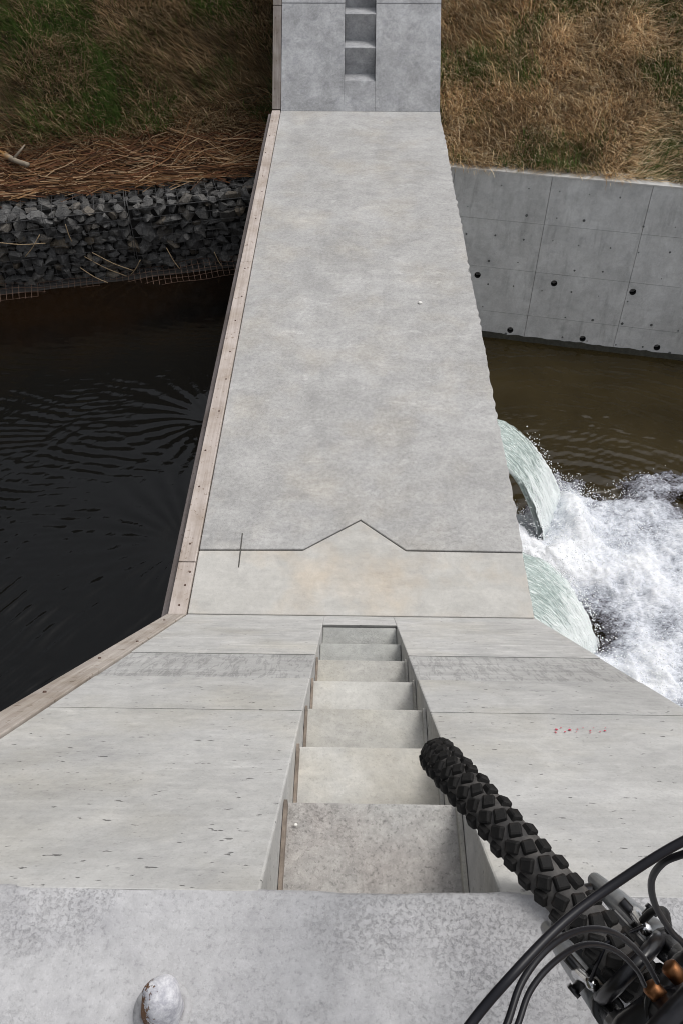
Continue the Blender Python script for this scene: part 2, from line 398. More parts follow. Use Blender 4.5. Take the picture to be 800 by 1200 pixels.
bm = bmesh.new(); lathe(bm, [(.031, .006), (.046, .004), (.046, -.01), (.031, -.01)], (0, 0, 0), 'z', 32)
link('mortar_collar', from_bm('mortar_collar', bm, True), M['platform'], stub)

# ------------------------------------------------------------------ terrain
t = NT('soil'); n = t.noise(9, 6, .65)
M['soil_tan'] = t.fin(t.mix(n, (.13, .09, .05), (.28, .20, .115)), .95, t.bump(t.noise(30, 4, .6), .6, .02))
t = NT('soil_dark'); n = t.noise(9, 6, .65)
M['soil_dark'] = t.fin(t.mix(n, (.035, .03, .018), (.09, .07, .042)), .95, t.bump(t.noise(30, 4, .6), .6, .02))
t = NT('bed'); n = t.noise(3, 6, .65)
M['bed'] = t.fin(t.mix(n, (.03, .024, .014), (.09, .07, .04)), .9)

GF = lambda x: 11.30 + (x + 1.25) * .262          # foot line of the gabion face
WT = lambda x: 12.27 - (x - 1.40) * .205           # front top edge of the retaining wall (z = -1)
def bumpy(x, y, s): return .10 * (fbm(x * 1.7, y * 1.7, 4, s) - .5)
def zleft(x, y):
    s = y - GF(x) - .78
    return np.minimum(-1.03 + .66 * np.maximum(s, 0) + .35 * np.maximum(s - 5.5, 0) + bumpy(x, y, 5) * sstep(0, .4, s) + .8 * (fbm(x * .5, y * .5, 3, 15) - .5) * sstep(6, 9, s), 15 + .15 * fbm(x, y, 3, 9))
def zright(x, y):
    s = y - WT(x) - .30
    return np.minimum(-1.03 + .66 * np.maximum(s, 0) + .35 * np.maximum(s - 5.5, 0) + bumpy(x, y, 6) * sstep(0, .4, s) + .8 * (fbm(x * .5, y * .5, 3, 16) - .5) * sstep(6, 9, s), 15 + .15 * fbm(x, y, 3, 9))
def bank(name, side):
    x = np.linspace(-16, -1.0, 90) if side == 'L' else np.linspace(1.0, 18, 90)
    s = np.concatenate([np.linspace(0, 6, 60), np.linspace(6.4, 40, 60)])
    X, Sg = np.meshgrid(x, s); f0 = (GF(X) + .78) if side == 'L' else (WT(X) + .30)
    Y = f0 + Sg; Z = zleft(X, Y) if side == 'L' else zright(X, Y)
    v = np.stack([X, Y, Z], -1).reshape(-1, 3)
    nx = len(x); i = np.arange(len(s) - 1)[:, None] * nx + np.arange(nx - 1)[None]
    fc = np.stack([i, i + 1, i + nx + 1, i + nx], -1).reshape(-1, 4)
    k = np.arange(nx); v2 = v[:nx].copy(); v2[:, 2] = -6; fb = np.stack([k[:-1], k[:-1] + len(v), k[1:] + len(v), k[1:]], -1)
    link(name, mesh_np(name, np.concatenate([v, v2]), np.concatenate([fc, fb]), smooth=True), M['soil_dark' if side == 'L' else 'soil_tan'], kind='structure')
bank('bank_upstream', 'L'); bank('bank_downstream', 'R')
bx_ = np.linspace(-1.06, 1.06, 8); by_ = np.linspace(17.4, 50, 50); BX, BY = np.meshgrid(bx_, by_); BZ = np.where(BX < 0, zleft(BX, BY), zright(BX, BY)); ib = np.arange(49)[:, None] * 8 + np.arange(7)[None]
link('bank_above', mesh_np('bank_above', np.stack([BX, BY, BZ], -1).reshape(-1, 3), np.stack([ib, ib + 1, ib + 9, ib + 8], -1).reshape(-1, 4), smooth=True), M['soil_tan'], kind='structure')
def near_bank(name, x0, x1, yw, zw, mat):
    x = np.linspace(x0, x1, 40); yy = np.concatenate([np.linspace(yw + 2, yw - 7, 50), [-40]])
    X, Y = np.meshgrid(x, yy); Z = np.minimum(zw + (yw - Y) * .75 + bumpy(X, Y, 3), 2.45)
    v = np.stack([X, Y, Z], -1).reshape(-1, 3); nx = 40; i = np.arange(len(yy) - 1)[:, None] * nx + np.arange(nx - 1)[None]
    link(name, mesh_np(name, v, np.stack([i, i + 1, i + nx + 1, i + nx], -1).reshape(-1, 4), smooth=True), M[mat], kind='structure')
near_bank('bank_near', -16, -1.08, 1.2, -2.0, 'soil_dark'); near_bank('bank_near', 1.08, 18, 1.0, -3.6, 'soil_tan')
bm = bmesh.new(); bmesh.ops.create_grid(bm, x_segments=1, y_segments=1, size=150, matrix=Matrix.Translation((0, 0, -5.6)))
link('stream_bed', from_bm('stream_bed', bm), M['bed'], kind='structure')

t = NT('hillside_cover'); n = t.noise(1.2, 6, .7)
M['hill'] = t.fin(t.mix(n, (.02, .026, .014), (.07, .065, .04)), .95, t.bump(n, 1.0, .3))
hx = np.concatenate([np.linspace(-16, -40, 50), [-80]]); hy = np.linspace(-50, 70, 90); HX, HY = np.meshgrid(hx, hy)
HZ = 2.2 + .95 * np.clip(-15.8 - HX, 0, 26) + 2.2 * (fbm(HX * .3, HY * .3, 4, 44) - .5) * sstep(-16, -20, HX) - 8 * sstep(-15.9, -16.1, -HX) * 0
i = np.arange(len(hy) - 1)[:, None] * len(hx) + np.arange(len(hx) - 1)[None]
link('hillside', mesh_np('hillside', np.stack([HX, HY, HZ], -1).reshape(-1, 3), np.stack([i, i + len(hx), i + len(hx) + 1, i + 1], -1).reshape(-1, 4), smooth=True), M['hill'], kind='structure')

# ------------------------------------------------------------------ water
def grid_mesh(name, x, y, zf, attrs=None, keep=None):
    X, Y = np.meshgrid(x, y); Z = zf(X, Y); nx = len(x)
    i = np.arange(len(y) - 1)[:, None] * nx + np.arange(nx - 1)[None]
    fc = np.stack([i, i + 1, i + nx + 1, i + nx], -1).reshape(-1, 4)
    at = {k: f(X, Y).ravel() for k, f in (attrs or {}).items()}
    v = np.stack([X, Y, Z], -1).reshape(-1, 3)
    if keep is not None:
        kp = keep(X, Y).ravel() > 0; fc = fc[kp[fc].all(1)]
        used = np.zeros(len(v), bool); used[fc.ravel()] = True; mp = np.cumsum(used) - 1
        v = v[used]; fc = mp[fc]; at = {k: a[used] for k, a in at.items()}
    return mesh_np(name, v, fc, at, True)
ZU, ZD = -2.0, -3.6
ORI = [(-1.72, 7.45), (-1.72, 5.45)]
def zup(X, Y):
    z = np.zeros_like(X); nearw = sstep(6.4, 4.6, Y)
    for k, (a, lam, amp, nw_) in enumerate([(95, .15, .0030, 0), (80, .23, .0042, 0), (108, .095, .0017, 0), (60, .31, .0030, 0),
                                            (131, .085, .0021, 1), (142, .14, .0030, 1), (120, .066, .0013, 1), (150, .30, .0040, 1)]):
        ca, sa = math.cos(R(a)), math.sin(R(a))
        lam *= .62; ph = (X * ca + Y * sa) / lam * 2 * math.pi + 11 * fbm(X * .9, Y * .9, 3, 20 + k)
        env = np.clip(2.6 * (fbm(X * 2.1 + k, Y * 2.1, 3, 40 + k) - .34), 0, 1.3)
        z += amp * np.sin(ph) * env * ((.22 + 1.25 * nearw) if nw_ else (.62 - .40 * nearw))
    z *= sstep(10.0, 7.2, Y - .12 * X) * .88 + .12
    for ox, oy in ORI:                                # streamlines drawn into the outlet slots
        dx, dy = X - ox, Y - oy; r = np.hypot(dx, dy) + 1e-3; th = np.arctan2(dy, -dx)
        w = np.exp(-((r - .55) / .6) ** 2)
        ray = np.sin(th * 24 + 2.5 * np.sin(r * 1.8) + 4 * fbm(th * 2 + 5, r, 2, 7))
        z = z * (1 - .75 * w) + w * .0034 * r ** .6 * ray * (.3 + 1.4 * fbm(X * 3, Y * 3, 3, 205))
        z -= .04 * np.exp(-(r / .3) ** 2)
    z += .002 * (fbm(X * 12, Y * 12, 3, 66) - .5)
    return ZU + z
t = NT('pond_water')
xy = t.node('ShaderNodeSeparateXYZ', {0: t.co}, 1); xx = t.node('ShaderNodeSeparateXYZ', {0: t.co}, 0)
f = t.math('ADD', t.math('MULTIPLY', t.noise(.8, 4, .6), .9), t.math('ADD', t.math('MULTIPLY', xy, .16), t.math('MULTIPLY', xx, -.13)))
c = t.mix(t.ramp(t.math('SUBTRACT', f, 1.82), [(.35, 0.), (.8, 1.)]), (.0030, .0031, .0030), (.009, .0052, .0028))     # brown bed showing through the shallows
M['pond'] = t.fin(c, .04, t.bump(t.noise(38, 3, .5, sc=(1, .6, 1), rot=(0, 0, .5)), .12, .01), IOR=1.33, Specular_IOR_Level=.42)
link('pond_water', grid_mesh('pond', np.arange(-7.5, -1.07, .022), np.arange(1.2, 12.2, .022), zup), M['pond'], kind='structure')
link('pond_water', grid_mesh('pond_far', np.array([-60, -7.5]), np.array([-6, 30.]), lambda X, Y: X * 0 + ZU - .004), M['pond'], kind='structure')

# foam mask: where the two jets land
def foam_mask(X, Y):
    wx = X + .5 * (fbm(X * 1.2, Y * 1.2, 3, 31) - .5); wy = Y + .8 * (fbm(X * 1.6, Y * 1.6, 5, 32, .6) - .5)
    top = 8.25 + .10 * (X - 3) - .5 * sstep(2.8, 2.3, X)
    m = sstep(-.12, .4, top - wy) * sstep(1.15, 1.4, X) * sstep(1.5, 2.6, wy)
    return m
def foam_dens(X, Y):
    m = foam_mask(X, Y)
    n = fbm(X * 2.0 + .6 * fbm(X * 3, Y * 3, 2, 5), Y * 2.0, 5, 51, .6); r = 1 - abs(2 * fbm(X * 3.2, Y * 3.2, 4, 77) - 1)
    hole = np.exp(-(((X - 2.62) / .34) ** 2 + ((Y - 5.55) / .36) ** 2)) * .42 + np.exp(-(((X - 3.4) / .8) ** 2 + ((Y - 7.95) / .28) ** 2)) * .42 \
         + np.exp(-(((X - 2.9) / .3) ** 2 + ((Y - 6.9) / .25) ** 2)) * .12 + np.exp(-(((X - 4.0) / .45) ** 2 + ((Y - 5.6) / .35) ** 2)) * .3 + np.exp(-(((X - 3.6) / .3) ** 2 + ((Y - 4.6) / .4) ** 2)) * .3 + np.exp(-(((X - 4.6) / .5) ** 2 + ((Y - 7.6) / .3) ** 2)) * .3
    hot = sum(np.exp(-(((X - 2.75) / .75) ** 2 + ((Y - yc) / .55) ** 2)) for yc in (4.7, 6.5)) * .3
    return np.clip(m * (.10 + .9 * n + .25 * (r - .5) + hot + .3 * np.exp(-(((X - 2.7) / .3) ** 2 + ((Y - 7.1) / .45) ** 2)) + .45 * np.exp(-(((X - 2.15) / .45) ** 2 + ((Y - 6.25) / .4) ** 2)) + .5 * np.exp(-(((X - 1.85) / .3) ** 2 + ((Y - 6.7) / .45) ** 2)) - hole), 0, 1)
def zfoam(X, Y):
    d = foam_dens(X, Y)
    b = fbm(X * 7, Y * 7, 4, 90, .62); big = fbm(X * 1.6, Y * 1.6, 3, 93)
    bub = 1 - abs(2 * fbm(X * 13, Y * 13, 3, 95) - 1)
    return ZD - .03 + .35 * np.exp(-(((X - 1.8) / .25) ** 2 + ((Y - 6.75) / .3) ** 2)) + .24 * np.exp(-(((X - 2.3) / .4) ** 2 + ((Y - 6.35) / .35) ** 2)) + .3 * np.exp(-(((X - 2.7) / .28) ** 2 + ((Y - 7.1) / .4) ** 2)) + .05 * sstep(.05, .4, d) + d * (.20 * big * 1.3 + .11 * b + .05 * bub)
def zdown(X, Y):
    z = np.zeros_like(X); r = np.hypot(X - 3.0, Y - 6.6)
    for k, (lam, amp) in enumerate([(.30, .0022), (.17, .0013), (.47, .0025)]):
        z += amp * np.sin(r / lam * 2 * math.pi + 7 * fbm(X * .8, Y * .8, 3, 60 + k)) * (.3 + 1.4 * fbm(X * 1.1, Y * 1.1, 2, 70 + k))
    for k, (a, lam, amp) in enumerate([(70, .13, .0016), (110, .10, .0011), (40, .16, .0016), (140, .085, .0008)]):
        z += amp * np.sin((X * math.cos(R(a)) + Y * math.sin(R(a))) / lam * 6.283 + 12 * fbm(X * 1.3, Y * 1.3, 3, 160 + k)) * np.clip(3 * (fbm(X * 1.7, Y * 1.7, 3, 170 + k) - .3), 0, 1.3)
    z += .009 * (fbm(X * 3.5, Y * 3.5, 4, 81) - .5) + .006 * (fbm(X * 7, Y * 15, 3, 83) - .5)
    return ZD + z - .06 * sstep(.45, .95, foam_mask(X, Y))
t = NT('stream_water')
c = t.mix(t.ramp(t.noise(.8, 5, .6), [(.3, 0.), (.7, 1.)]), (.020, .0145, .005), (.034, .025, .0095))
M['stream'] = t.fin(c, .05, t.bump(t.noise(30, 3, .5), .15, .01), IOR=1.33)
link('stream_water', grid_mesh('stream', np.arange(1.2, 8.0, .026), np.arange(1.0, 13.2, .026), zdown), M['stream'], kind='structure')
link('stream_water', grid_mesh('stream_far', np.array([8.0, 60.]), np.array([-6, 30.]), lambda X, Y: X * 0 + ZD - .004), M['stream'], kind='structure')
t = NT('foam')
d = t.attr('dens').outputs['Fac']
n1 = t.noise(14, 7, .72, dist=.8, sc=(.7, 1.1, 1)); n2 = t.noise(46, 5, .75, sc=(.55, 1.2, 1)); n3 = t.noise(2.4, 4, .6)
f = t.math('ADD', d, t.math('ADD', t.math('MULTIPLY', t.math('SUBTRACT', n1, .5), 1.0), t.math('ADD', t.math('MULTIPLY', t.math('SUBTRACT', n2, .5), 1.15), t.math('MULTIPLY', t.math('SUBTRACT', n3, .5), .5))))
f2 = t.ramp(f, [(.18, 0.), (.52, 1.)])
c = t.ramp(f, [(.10, (.05, .043, .042)), (.26, (.16, .16, .185)), (.46, (.42, .445, .495)), (.68, (.68, .705, .76)), (1.0, (.86, .875, .90))])
M['foam'] = t.fin(c, t.mix(f2, (.12,) * 3, (.75,) * 3), t.bump(t.math('ADD', n1, t.math('MULTIPLY', n2, .6)), .7, .03), IOR=1.33)
al = t.ramp(f, [(.06, 0.), (.16, 1.)])
tp = t.n.new('ShaderNodeBsdfTransparent'); mx = t.n.new('ShaderNodeMixShader')
t.l.new(al, mx.inputs[0]); t.l.new(tp.outputs[0], mx.inputs[1]); t.l.new(t.b.outputs[0], mx.inputs[2]); t.l.new(mx.outputs[0], t.out.inputs[0])
link('foam', grid_mesh('foam', np.arange(1.2, 6.6, .02), np.arange(1.5, 8.9, .02), zfoam, {'dens': foam_dens}, lambda X, Y: foam_dens(X, Y) > .03),
     M['foam'], kind='stuff', label='white churning foam where the outlet jets land', category='foam')

# the two jets
t = NT('jet_water')
g = t.attr('uv1').outputs['Vector']
n1 = t.noise(9, 6, .7, co=t.node('ShaderNodeMapping', {0: g, 'Scale': (.45, 4.5, 1)}), dist=.6)
n2 = t.noise(40, 4, .65, co=t.node('ShaderNodeMapping', {0: g, 'Scale': (.35, 1.6, 1)}), dist=.5)
ws = t.attr('white').outputs['Fac']
f = t.ramp(t.math('ADD', t.math('ADD', t.math('MULTIPLY', n1, .6), t.math('MULTIPLY', n2, .5)), t.math('MULTIPLY', ws, .45)), [(.46, 0.), (.72, 1.)])
c = t.mix(f, (.58, .71, .67), (.88, .93, .92))
t.fin(c, t.mix(f, (.06,) * 3, (.5,) * 3), t.bump(t.math('ADD', n1, n2), .7, .035), IOR=1.33)
t.set(t.b.inputs['Transmission Weight'], t.math('MULTIPLY', t.math('SUBTRACT', 1.0, f), .6))
rg = t.attr('rag').outputs['Fac']                     # the sheet breaks up towards its edges and foot
al = t.ramp(t.math('ADD', t.math('SUBTRACT', 1.0, rg), t.math('ADD', t.math('MULTIPLY', t.math('SUBTRACT', n1, .5), 1.3), t.math('MULTIPLY', t.math('SUBTRACT', n2, .5), 1.3))), [(.22, 0.), (.34, 1.)])
tp = t.n.new('ShaderNodeBsdfTransparent'); mx = t.n.new('ShaderNodeMixShader')
t.l.new(al, mx.inputs[0]); t.l.new(tp.outputs[0], mx.inputs[1]); t.l.new(t.b.outputs[0], mx.inputs[2]); t.l.new(mx.outputs[0], t.out.inputs[0])
M['jet'] = t.m
def jet(y0, y1, seed, label):
    nu, nv = 150, 60
    u = np.linspace(0, 1, nu); v = np.linspace(0, 1, nv); U, V = np.meshgrid(u, v, indexing='ij')
    x = -1.0 + 2.45 * np.minimum(U / .3, 1) + 1.75 * np.maximum(U - .3, 0) / .7
    dx = np.maximum(x - 1.42, 0); spread = 1 + .12 * dx
    yc = (y0 + y1) / 2; Y = yc + (V - .5) * (y1 - y0 - .03) * spread + .05 * np.minimum(dx, 1) * (2 * V - 1) * (fbm(U * 30, V * 0 + np.sign(V - .5), 3, seed + 7) - .5) * 2 + .05 * dx * (fbm(V * 3, U * 2, 3, seed) - .5) * 2
    edge = np.sqrt(np.clip(1 - (2 * V - 1) ** 2, 0, 1))
    rip = .06 * (fbm(V * 9, U * 3.5 + 3, 4, seed + 1) - .5) + .045 * (fbm(V * 24, U * 12, 4, seed + 2) - .5) + .02 * (fbm(V * 40, U * 60, 2, seed + 3) - .5) * np.minimum(dx, 1)
    aa = .84 + .85 * (1 - V) ** 1.3 * (1 + .5 * (fbm(V * 4, U * 0, 3, seed + 5) - .5)); zc = -1.97 - aa * dx ** 2 - .02 * (x + 1)
    up = np.stack([x + rip * dx * .8, Y, zc + (.02 + .05 * edge) + rip * (.3 + np.minimum(dx, 1) * 1.6)], -1)
    lo = np.stack([x - .05 * dx, Y, zc - (.30 - .2 * np.minimum(dx * 3, 1)) * edge], -1)
    vts = np.concatenate([up.reshape(-1, 3), lo.reshape(-1, 3)])
    i = np.arange(nu - 1)[:, None] * nv + np.arange(nv - 1)[None]; N = nu * nv
    top = np.stack([i, i + nv, i + nv + 1, i + 1], -1).reshape(-1, 4); bot = np.stack([i + N, i + N + 1, i + N + nv + 1, i + N + nv], -1).reshape(-1, 4)
    k = np.arange(nu - 1) * nv
    s0 = np.stack([k, k + N, k + nv + N, k + nv], -1); s1 = np.stack([k + nv - 1, k + 2 * nv - 1, k + 2 * nv - 1 + N, k + nv - 1 + N], -1)
    uvv = np.stack([x, Y * 1.0, V * 0], -1).reshape(-1, 3); wh = (sstep(.45, 1.5, dx * (1.25 - .35 * V) + .5 * (fbm(V * 6, U * 5, 3, seed) - .4))).ravel()
    rag = (np.clip(sstep(.16, 0., V) * 1.1 + sstep(.86, 1., V) * .95 + .35 * sstep(.5, .1, V) * sstep(.2, .8, dx), 0, 1) * sstep(.15, .6, dx) + .5 * sstep(.9, 1.5, dx)).ravel()
    me = mesh_np('jet', vts, np.concatenate([top, bot, s0, s1]), {'uv1': np.concatenate([uvv, uvv]), 'white': np.concatenate([wh, wh]), 'rag': np.concatenate([rag, rag])}, True)
    link('water_jet', me, M['jet'], label=label, category='water jet', group='outlet jets of the dam')
jet(*SLOTS[0], 11, 'pale green water jet pouring out right beside the near stepped wing')
jet(*SLOTS[1], 23, 'pale green water jet falling beside the grey crest slab, next to brown water')
# spray
def blobs(name, P, rad, mat, **kw):
    bm = bmesh.new(); bmesh.ops.create_icosphere(bm, subdivisions=1, radius=1); bm.verts.ensure_lookup_table()
    bv = np.array([v.co[:] for v in bm.verts]); bf = np.array([[v.index for v in f.verts] for f in bm.faces]); bm.free()
    n = len(P); sc = rad[:, None] * rng.uniform(.6, 1.3, (n, 3))
    v = (bv[None] * sc[:, None] + P[:, None]).reshape(-1, 3); f = (bf[None] + (np.arange(n) * len(bv))[:, None, None]).reshape(-1, 3)
    link(name, mesh_np(name, v, f, None, True), mat, **kw)
M['spray'] = plain('spray_water', (.86, .88, .9), .3)
n = 5200
px = rng.normal(2.75, .75, n); py = rng.choice([4.8, 6.6, 7.9], n, p=[.35, .4, .25]) + rng.normal(0, .45, n)
h = np.abs(rng.normal(0, .14, n)) + .02
ok = (px > 1.75) & (px < 5) & (foam_mask(px, py) > .2); px, py, h = px[ok], py[ok], h[ok]
far = np.clip(8.35 - py, 0, 1)
P = np.stack([px, py, zfoam(px, py) + h * (.4 + .6 * far)], -1)
jd = rng.uniform(.6, 1.35, 1500); jv = rng.choice([0., 1.], 1500) ; js = rng.integers(0, 2, 1500)
jy = np.where(jv > 0, np.array([b for a, b in SLOTS])[js], np.array([a for a, b in SLOTS])[js]) + rng.normal(0, .05, 1500) * jd
jz = -1.95 - np.where(jv > 0, .84, 1.5) * jd ** 2 + rng.normal(0, .05, 1500)
okj = (jz > ZD + .05) & (rng.uniform(0, 1, 1500) < .55 * jd); P = np.concatenate([P, np.stack([1.42 + jd, jy, jz], -1)[okj]])
blobs('spray', P, rng.uniform(.003, .0095, len(P)), M['spray'], kind='stuff', label='fine white droplets thrown up above the foam', category='spray')

# ------------------------------------------------------------------ retaining wall
wall = empty('retaining_wall', (3.5, 11.6, -3.9), label='grey concrete retaining wall with round weep holes above the brown water', category='wall')
wall.matrix_world = Matrix.Translation((3.5, 11.6, -3.9))
wd = Vector((.9797, -.2005, 0)); A0 = Vector((1.40, 12.27, -1.0)); 
B0 = Vector((2.177, 11.671, -3.6)); tt = (B0 - A0).dot(wd); perp = (B0 - A0) - wd * tt; vd = perp / perp.length; VL = perp.length
nw = wd.cross(vd); nw = nw if nw.y < 0 else -nw     # outward, towards the stream
def wp(u, v, o=0.): return A0 + wd * u + vd * v + nw * o
# u/v joints and weep holes (metres along and down the face)
def uv_from(px): return px
ujoint = [-1.6, .04, 1.48, 2.92, 4.36, 5.8, 7.24, 8.4, 9.5]
vjoint = [.012, .72, 1.46, 2.18, VL + .45]
weeps = []
for k in range(7): weeps += [(.585 + 1.21 * k, 1.605), (1.24 + 1.175 * k, 2.465)]
g = .003
for i in range(len(ujoint) - 1):
    for j in range(len(vjoint) - 1):
        u0, u1, v0, v1 = ujoint[i] + g, ujoint[i + 1] - g, vjoint[j] + g * .6, vjoint[j + 1] - g * .6
        off = random.uniform(-.003, .003)
        bm = bmesh.new(); loop = [bm.verts.new(wp(*q, off)) for q in ((u0, v0), (u1, v0), (u1, v1), (u0, v1))]
        ed = [bm.edges.new((loop[k], loop[(k + 1) % 4])) for k in range(4)]
        hs_ = [w for w in weeps if u0 + .06 < w[0] < u1 - .06 and v0 + .06 < w[1] < v1 - .06]
        back = [bm.verts.new(wp(*q, off - .12)) for q in ((u0, v0), (u1, v0), (u1, v1), (u0, v1))]
        for k in range(4): bm.faces.new((loop[k], loop[(k + 1) % 4], back[(k + 1) % 4], back[k]))
        for hu, hv in hs_:
            ring = [bm.verts.new(wp(hu + .050 * math.cos(a), hv + .050 * math.sin(a), off)) for a in np.linspace(0, 2 * math.pi, 16, endpoint=False)]
            ed += [bm.edges.new((ring[k], ring[(k + 1) % 16])) for k in range(16)]
        bmesh.ops.triangle_fill(bm, use_beauty=True, use_dissolve=False, edges=ed)
        me = from_bm('wall_panel', bm)
        part('wall_panel', me, M['wall'], wall)
for hu, hv in weeps:
    if not (ujoint[0] < hu < ujoint[-1]): continue
    bm = bmesh.new(); nn = 16; rings = []
    for r_, o_ in ((.051, -.02), (.051, .0012), (.047, .0012), (.047, -.5), (.0005, -.5)):
        rings.append([bm.verts.new(wp(hu + r_ * math.cos(a), hv + r_ * math.sin(a), o_)) for a in np.linspace(0, 2 * math.pi, nn, endpoint=False)])
    for a, b in zip(rings[:-1], rings[1:]):
        for k in range(nn): bm.faces.new((a[k], a[(k + 1) % nn], b[(k + 1) % nn], b[k]))
    part('weep_pipe', from_bm('weep_pipe', bm, True), M['pvc'], wall)
bm = bmesh.new()
for i in range(26):
    for j in range(7):
        u = -1.45 + i * .44 + random.uniform(-.03, .03); v = .2 + j * .385 + random.uniform(-.03, .03)
        if random.random() < .12 or v > VL: continue
        rr = random.choice([.009, .011, .013, .016, .022])
        vs = [bm.verts.new(wp(u + rr * math.cos(a), v + rr * random.uniform(.8, 1.2) * math.sin(a), .0045)) for a in np.linspace(0, 2 * math.pi, 8, endpoint=False)]
        bm.faces.new(vs)
part('tie_plugs', from_bm('tie_plugs', bm), M['tie'], wall, kind='stuff')
# damp line along the water and coping
bm = bmesh.new(); N = 120
us = np.linspace(-1.6, 9.5, N); a = []; b = []; vw = VL - .02
hh = .05 + .05 * fbm(us * 9, us * 0, 4, 4)
for u, h_ in zip(us, hh): a.append(bm.verts.new(wp(u, vw - h_, .0055))); b.append(bm.verts.new(wp(u, vw + .3, .0055)))
for k in range(N - 1): bm.faces.new((a[k], a[k + 1], b[k + 1], b[k]))
M['algae'] = plain('damp_algae', (.045, .045, .035), .7, 0, 20, .4)
part('waterline_stain', from_bm('waterline_stain', bm), M['algae'], wall, kind='stuff')
bm = bmesh.new()
core = [wp(-1.6, .01, -.121), wp(-1.6, VL + .45, -.121)]
hb = Vector((-nw.x, -nw.y, 0)).normalized()
p0 = wp(-1.6, .012, .006); q = [p0, p0 + hb * .42, p0 + hb * .42 + vd * 3.0, p0 + vd * 3.2 - nw * .13, p0 + vd * .02 - nw * .13, p0 + vd * .02]
prism(bm, [v + Vector((0, 0, 0)) for v in q], wd * 11.1)
part('coping', from_bm('coping', bm), M['coping'], wall)

# ------------------------------------------------------------------ gabions
t = NT('stone'); oi = t.n.new('ShaderNodeObjectInfo'); n = t.noise(9, 6, .65); 
c = t.ramp(oi.outputs['Random'], [(0., (.08, .079, .077)), (.35, (.10, .099, .097)), (.6, (.125, .124, .122)), (.86, (.10, .094, .085)), (.95, (.14, .115, .085)), (1., (.15, .148, .145))])
c = t.mix(t.ramp(n, [(.35, 0.), (.7, 1.)]), t.mix(1.0, c, (.55, .55, .55), 'MULTIPLY'), t.mix(1.0, c, (1.25, 1.25, 1.25), 'MULTIPLY'))
M['stone'] = t.fin(c, .75, t.bump(n, .6, .02))
stone_me = []
for k in range(14):
    bm = bmesh.new()
    for _ in range(15):
        d = Vector((random.gauss(0, 1), random.gauss(0, 1), random.gauss(0, 1))).normalized() * random.uniform(.85, 1.05)
        bm.verts.new((d.x * .5, d.y * .45, d.z * .38))
    bmesh.ops.convex_hull(bm, input=bm.verts[:]); bmesh.ops.delete(bm, geom=[v for v in bm.verts if not v.link_faces], context='VERTS')
    me = from_bm('stone', bm); me.materials.append(M['stone']); stone_me.append(me)
gd = Vector((.9673, .2534, 0)); gn = Vector((-.2534, .9673, 0))
gtop, gbot = -.98, -2.06
labs = ['wire gabion of dark stones butting against the timber-edged dam crest', 'middle wire gabion of dark stones under the reed debris',
        'wire gabion of dark stones below the broken branch, farthest from the dam']
M['mud'] = plain('gabion_fill', (.02, .019, .018), .95, 0, 12, .4)
for gi in range(3):
    L = 1.95; org = Vector((-1.27, GF(-1.27), 0)) - gd * (L + .03) * (gi + 1)
    gb = empty('gabion', org + gd * L / 2 + Vector((0, 0, gbot)), label=labs[gi], category='gabion', group='gabions of the upstream bank')
    gb.matrix_world = Matrix.Translation(gb.location)
    def gpt(u, s, z): return org + gd * u + gn * s + Vector((0, 0, z))
    cnt = 0
    def stone(u, s, z, sz, flat=1.):
        o = link('stone', random.choice(stone_me), None, gb)
        o.location = gpt(u, s, z) - gb.location
        o.rotation_euler = (random.uniform(-.4, .4) + random.choice([0, math.pi]), random.uniform(-.35, .35), random.uniform(0, 6.28))
        o.scale = (sz * random.uniform(.9, 1.3), sz * random.uniform(.9, 1.25), sz * random.uniform(.85, 1.15) * flat)
    z = gbot + .06
    while z < gtop - .06:                              # face rows
        u = .05 + random.uniform(0, .06); rowh = 0
        while u < L - .03:
            sz = random.choice([.15, .17, .19, .22, .25, .28]) * random.uniform(.9, 1.1)
            stone(u + sz * .25, .10 + random.uniform(-.02, .03), z + random.uniform(-.03, .03), sz); u += sz * .72; rowh += 1
        z += .108
    s = .12
    while s < .9:                                     # top rows
        u = .05
        while u < L - .03:
            sz = random.uniform(.15, .26); stone(u + sz * .3, s, gtop - .055 + random.uniform(-.02, .02), sz, .8); u += sz * .85
        s += .17
    bm = bmesh.new(); c8 = [gpt(0.0, .13, gbot - .3), gpt(L, .13, gbot - .3), gpt(L, .85, gbot - .3), gpt(0.0, .85, gbot - .3)]
    prism(bm, c8, (0, 0, gtop - gbot + .3 - .10)); part('gravel_fill', from_bm('gravel_fill', bm), M['mud'], gb)
    bm = bmesh.new(); fo = -.035
    nu = 14
    for k in range(nu + 1):
        u = L * k / nu; tube(bm, [gpt(u, fo, gbot - .1), gpt(u, fo, gtop + .03), gpt(u, .9, gtop + .04)], .0035 if 0 < k < nu else .006, 4)
    for k in range(9): tube(bm, [gpt(0, fo - .001, gbot - .05 + k * .138), gpt(L, fo - .001, gbot - .05 + k * .138)], .0033 if k < 8 else .006, 4)
    for k in range(1, 7): tube(bm, [gpt(0, fo + k * .14, gtop + .036), gpt(L, fo + k * .14, gtop + .036)], .0033, 4)
    part('wire_mesh', from_bm('wire_mesh', bm), M['wire'], gb)
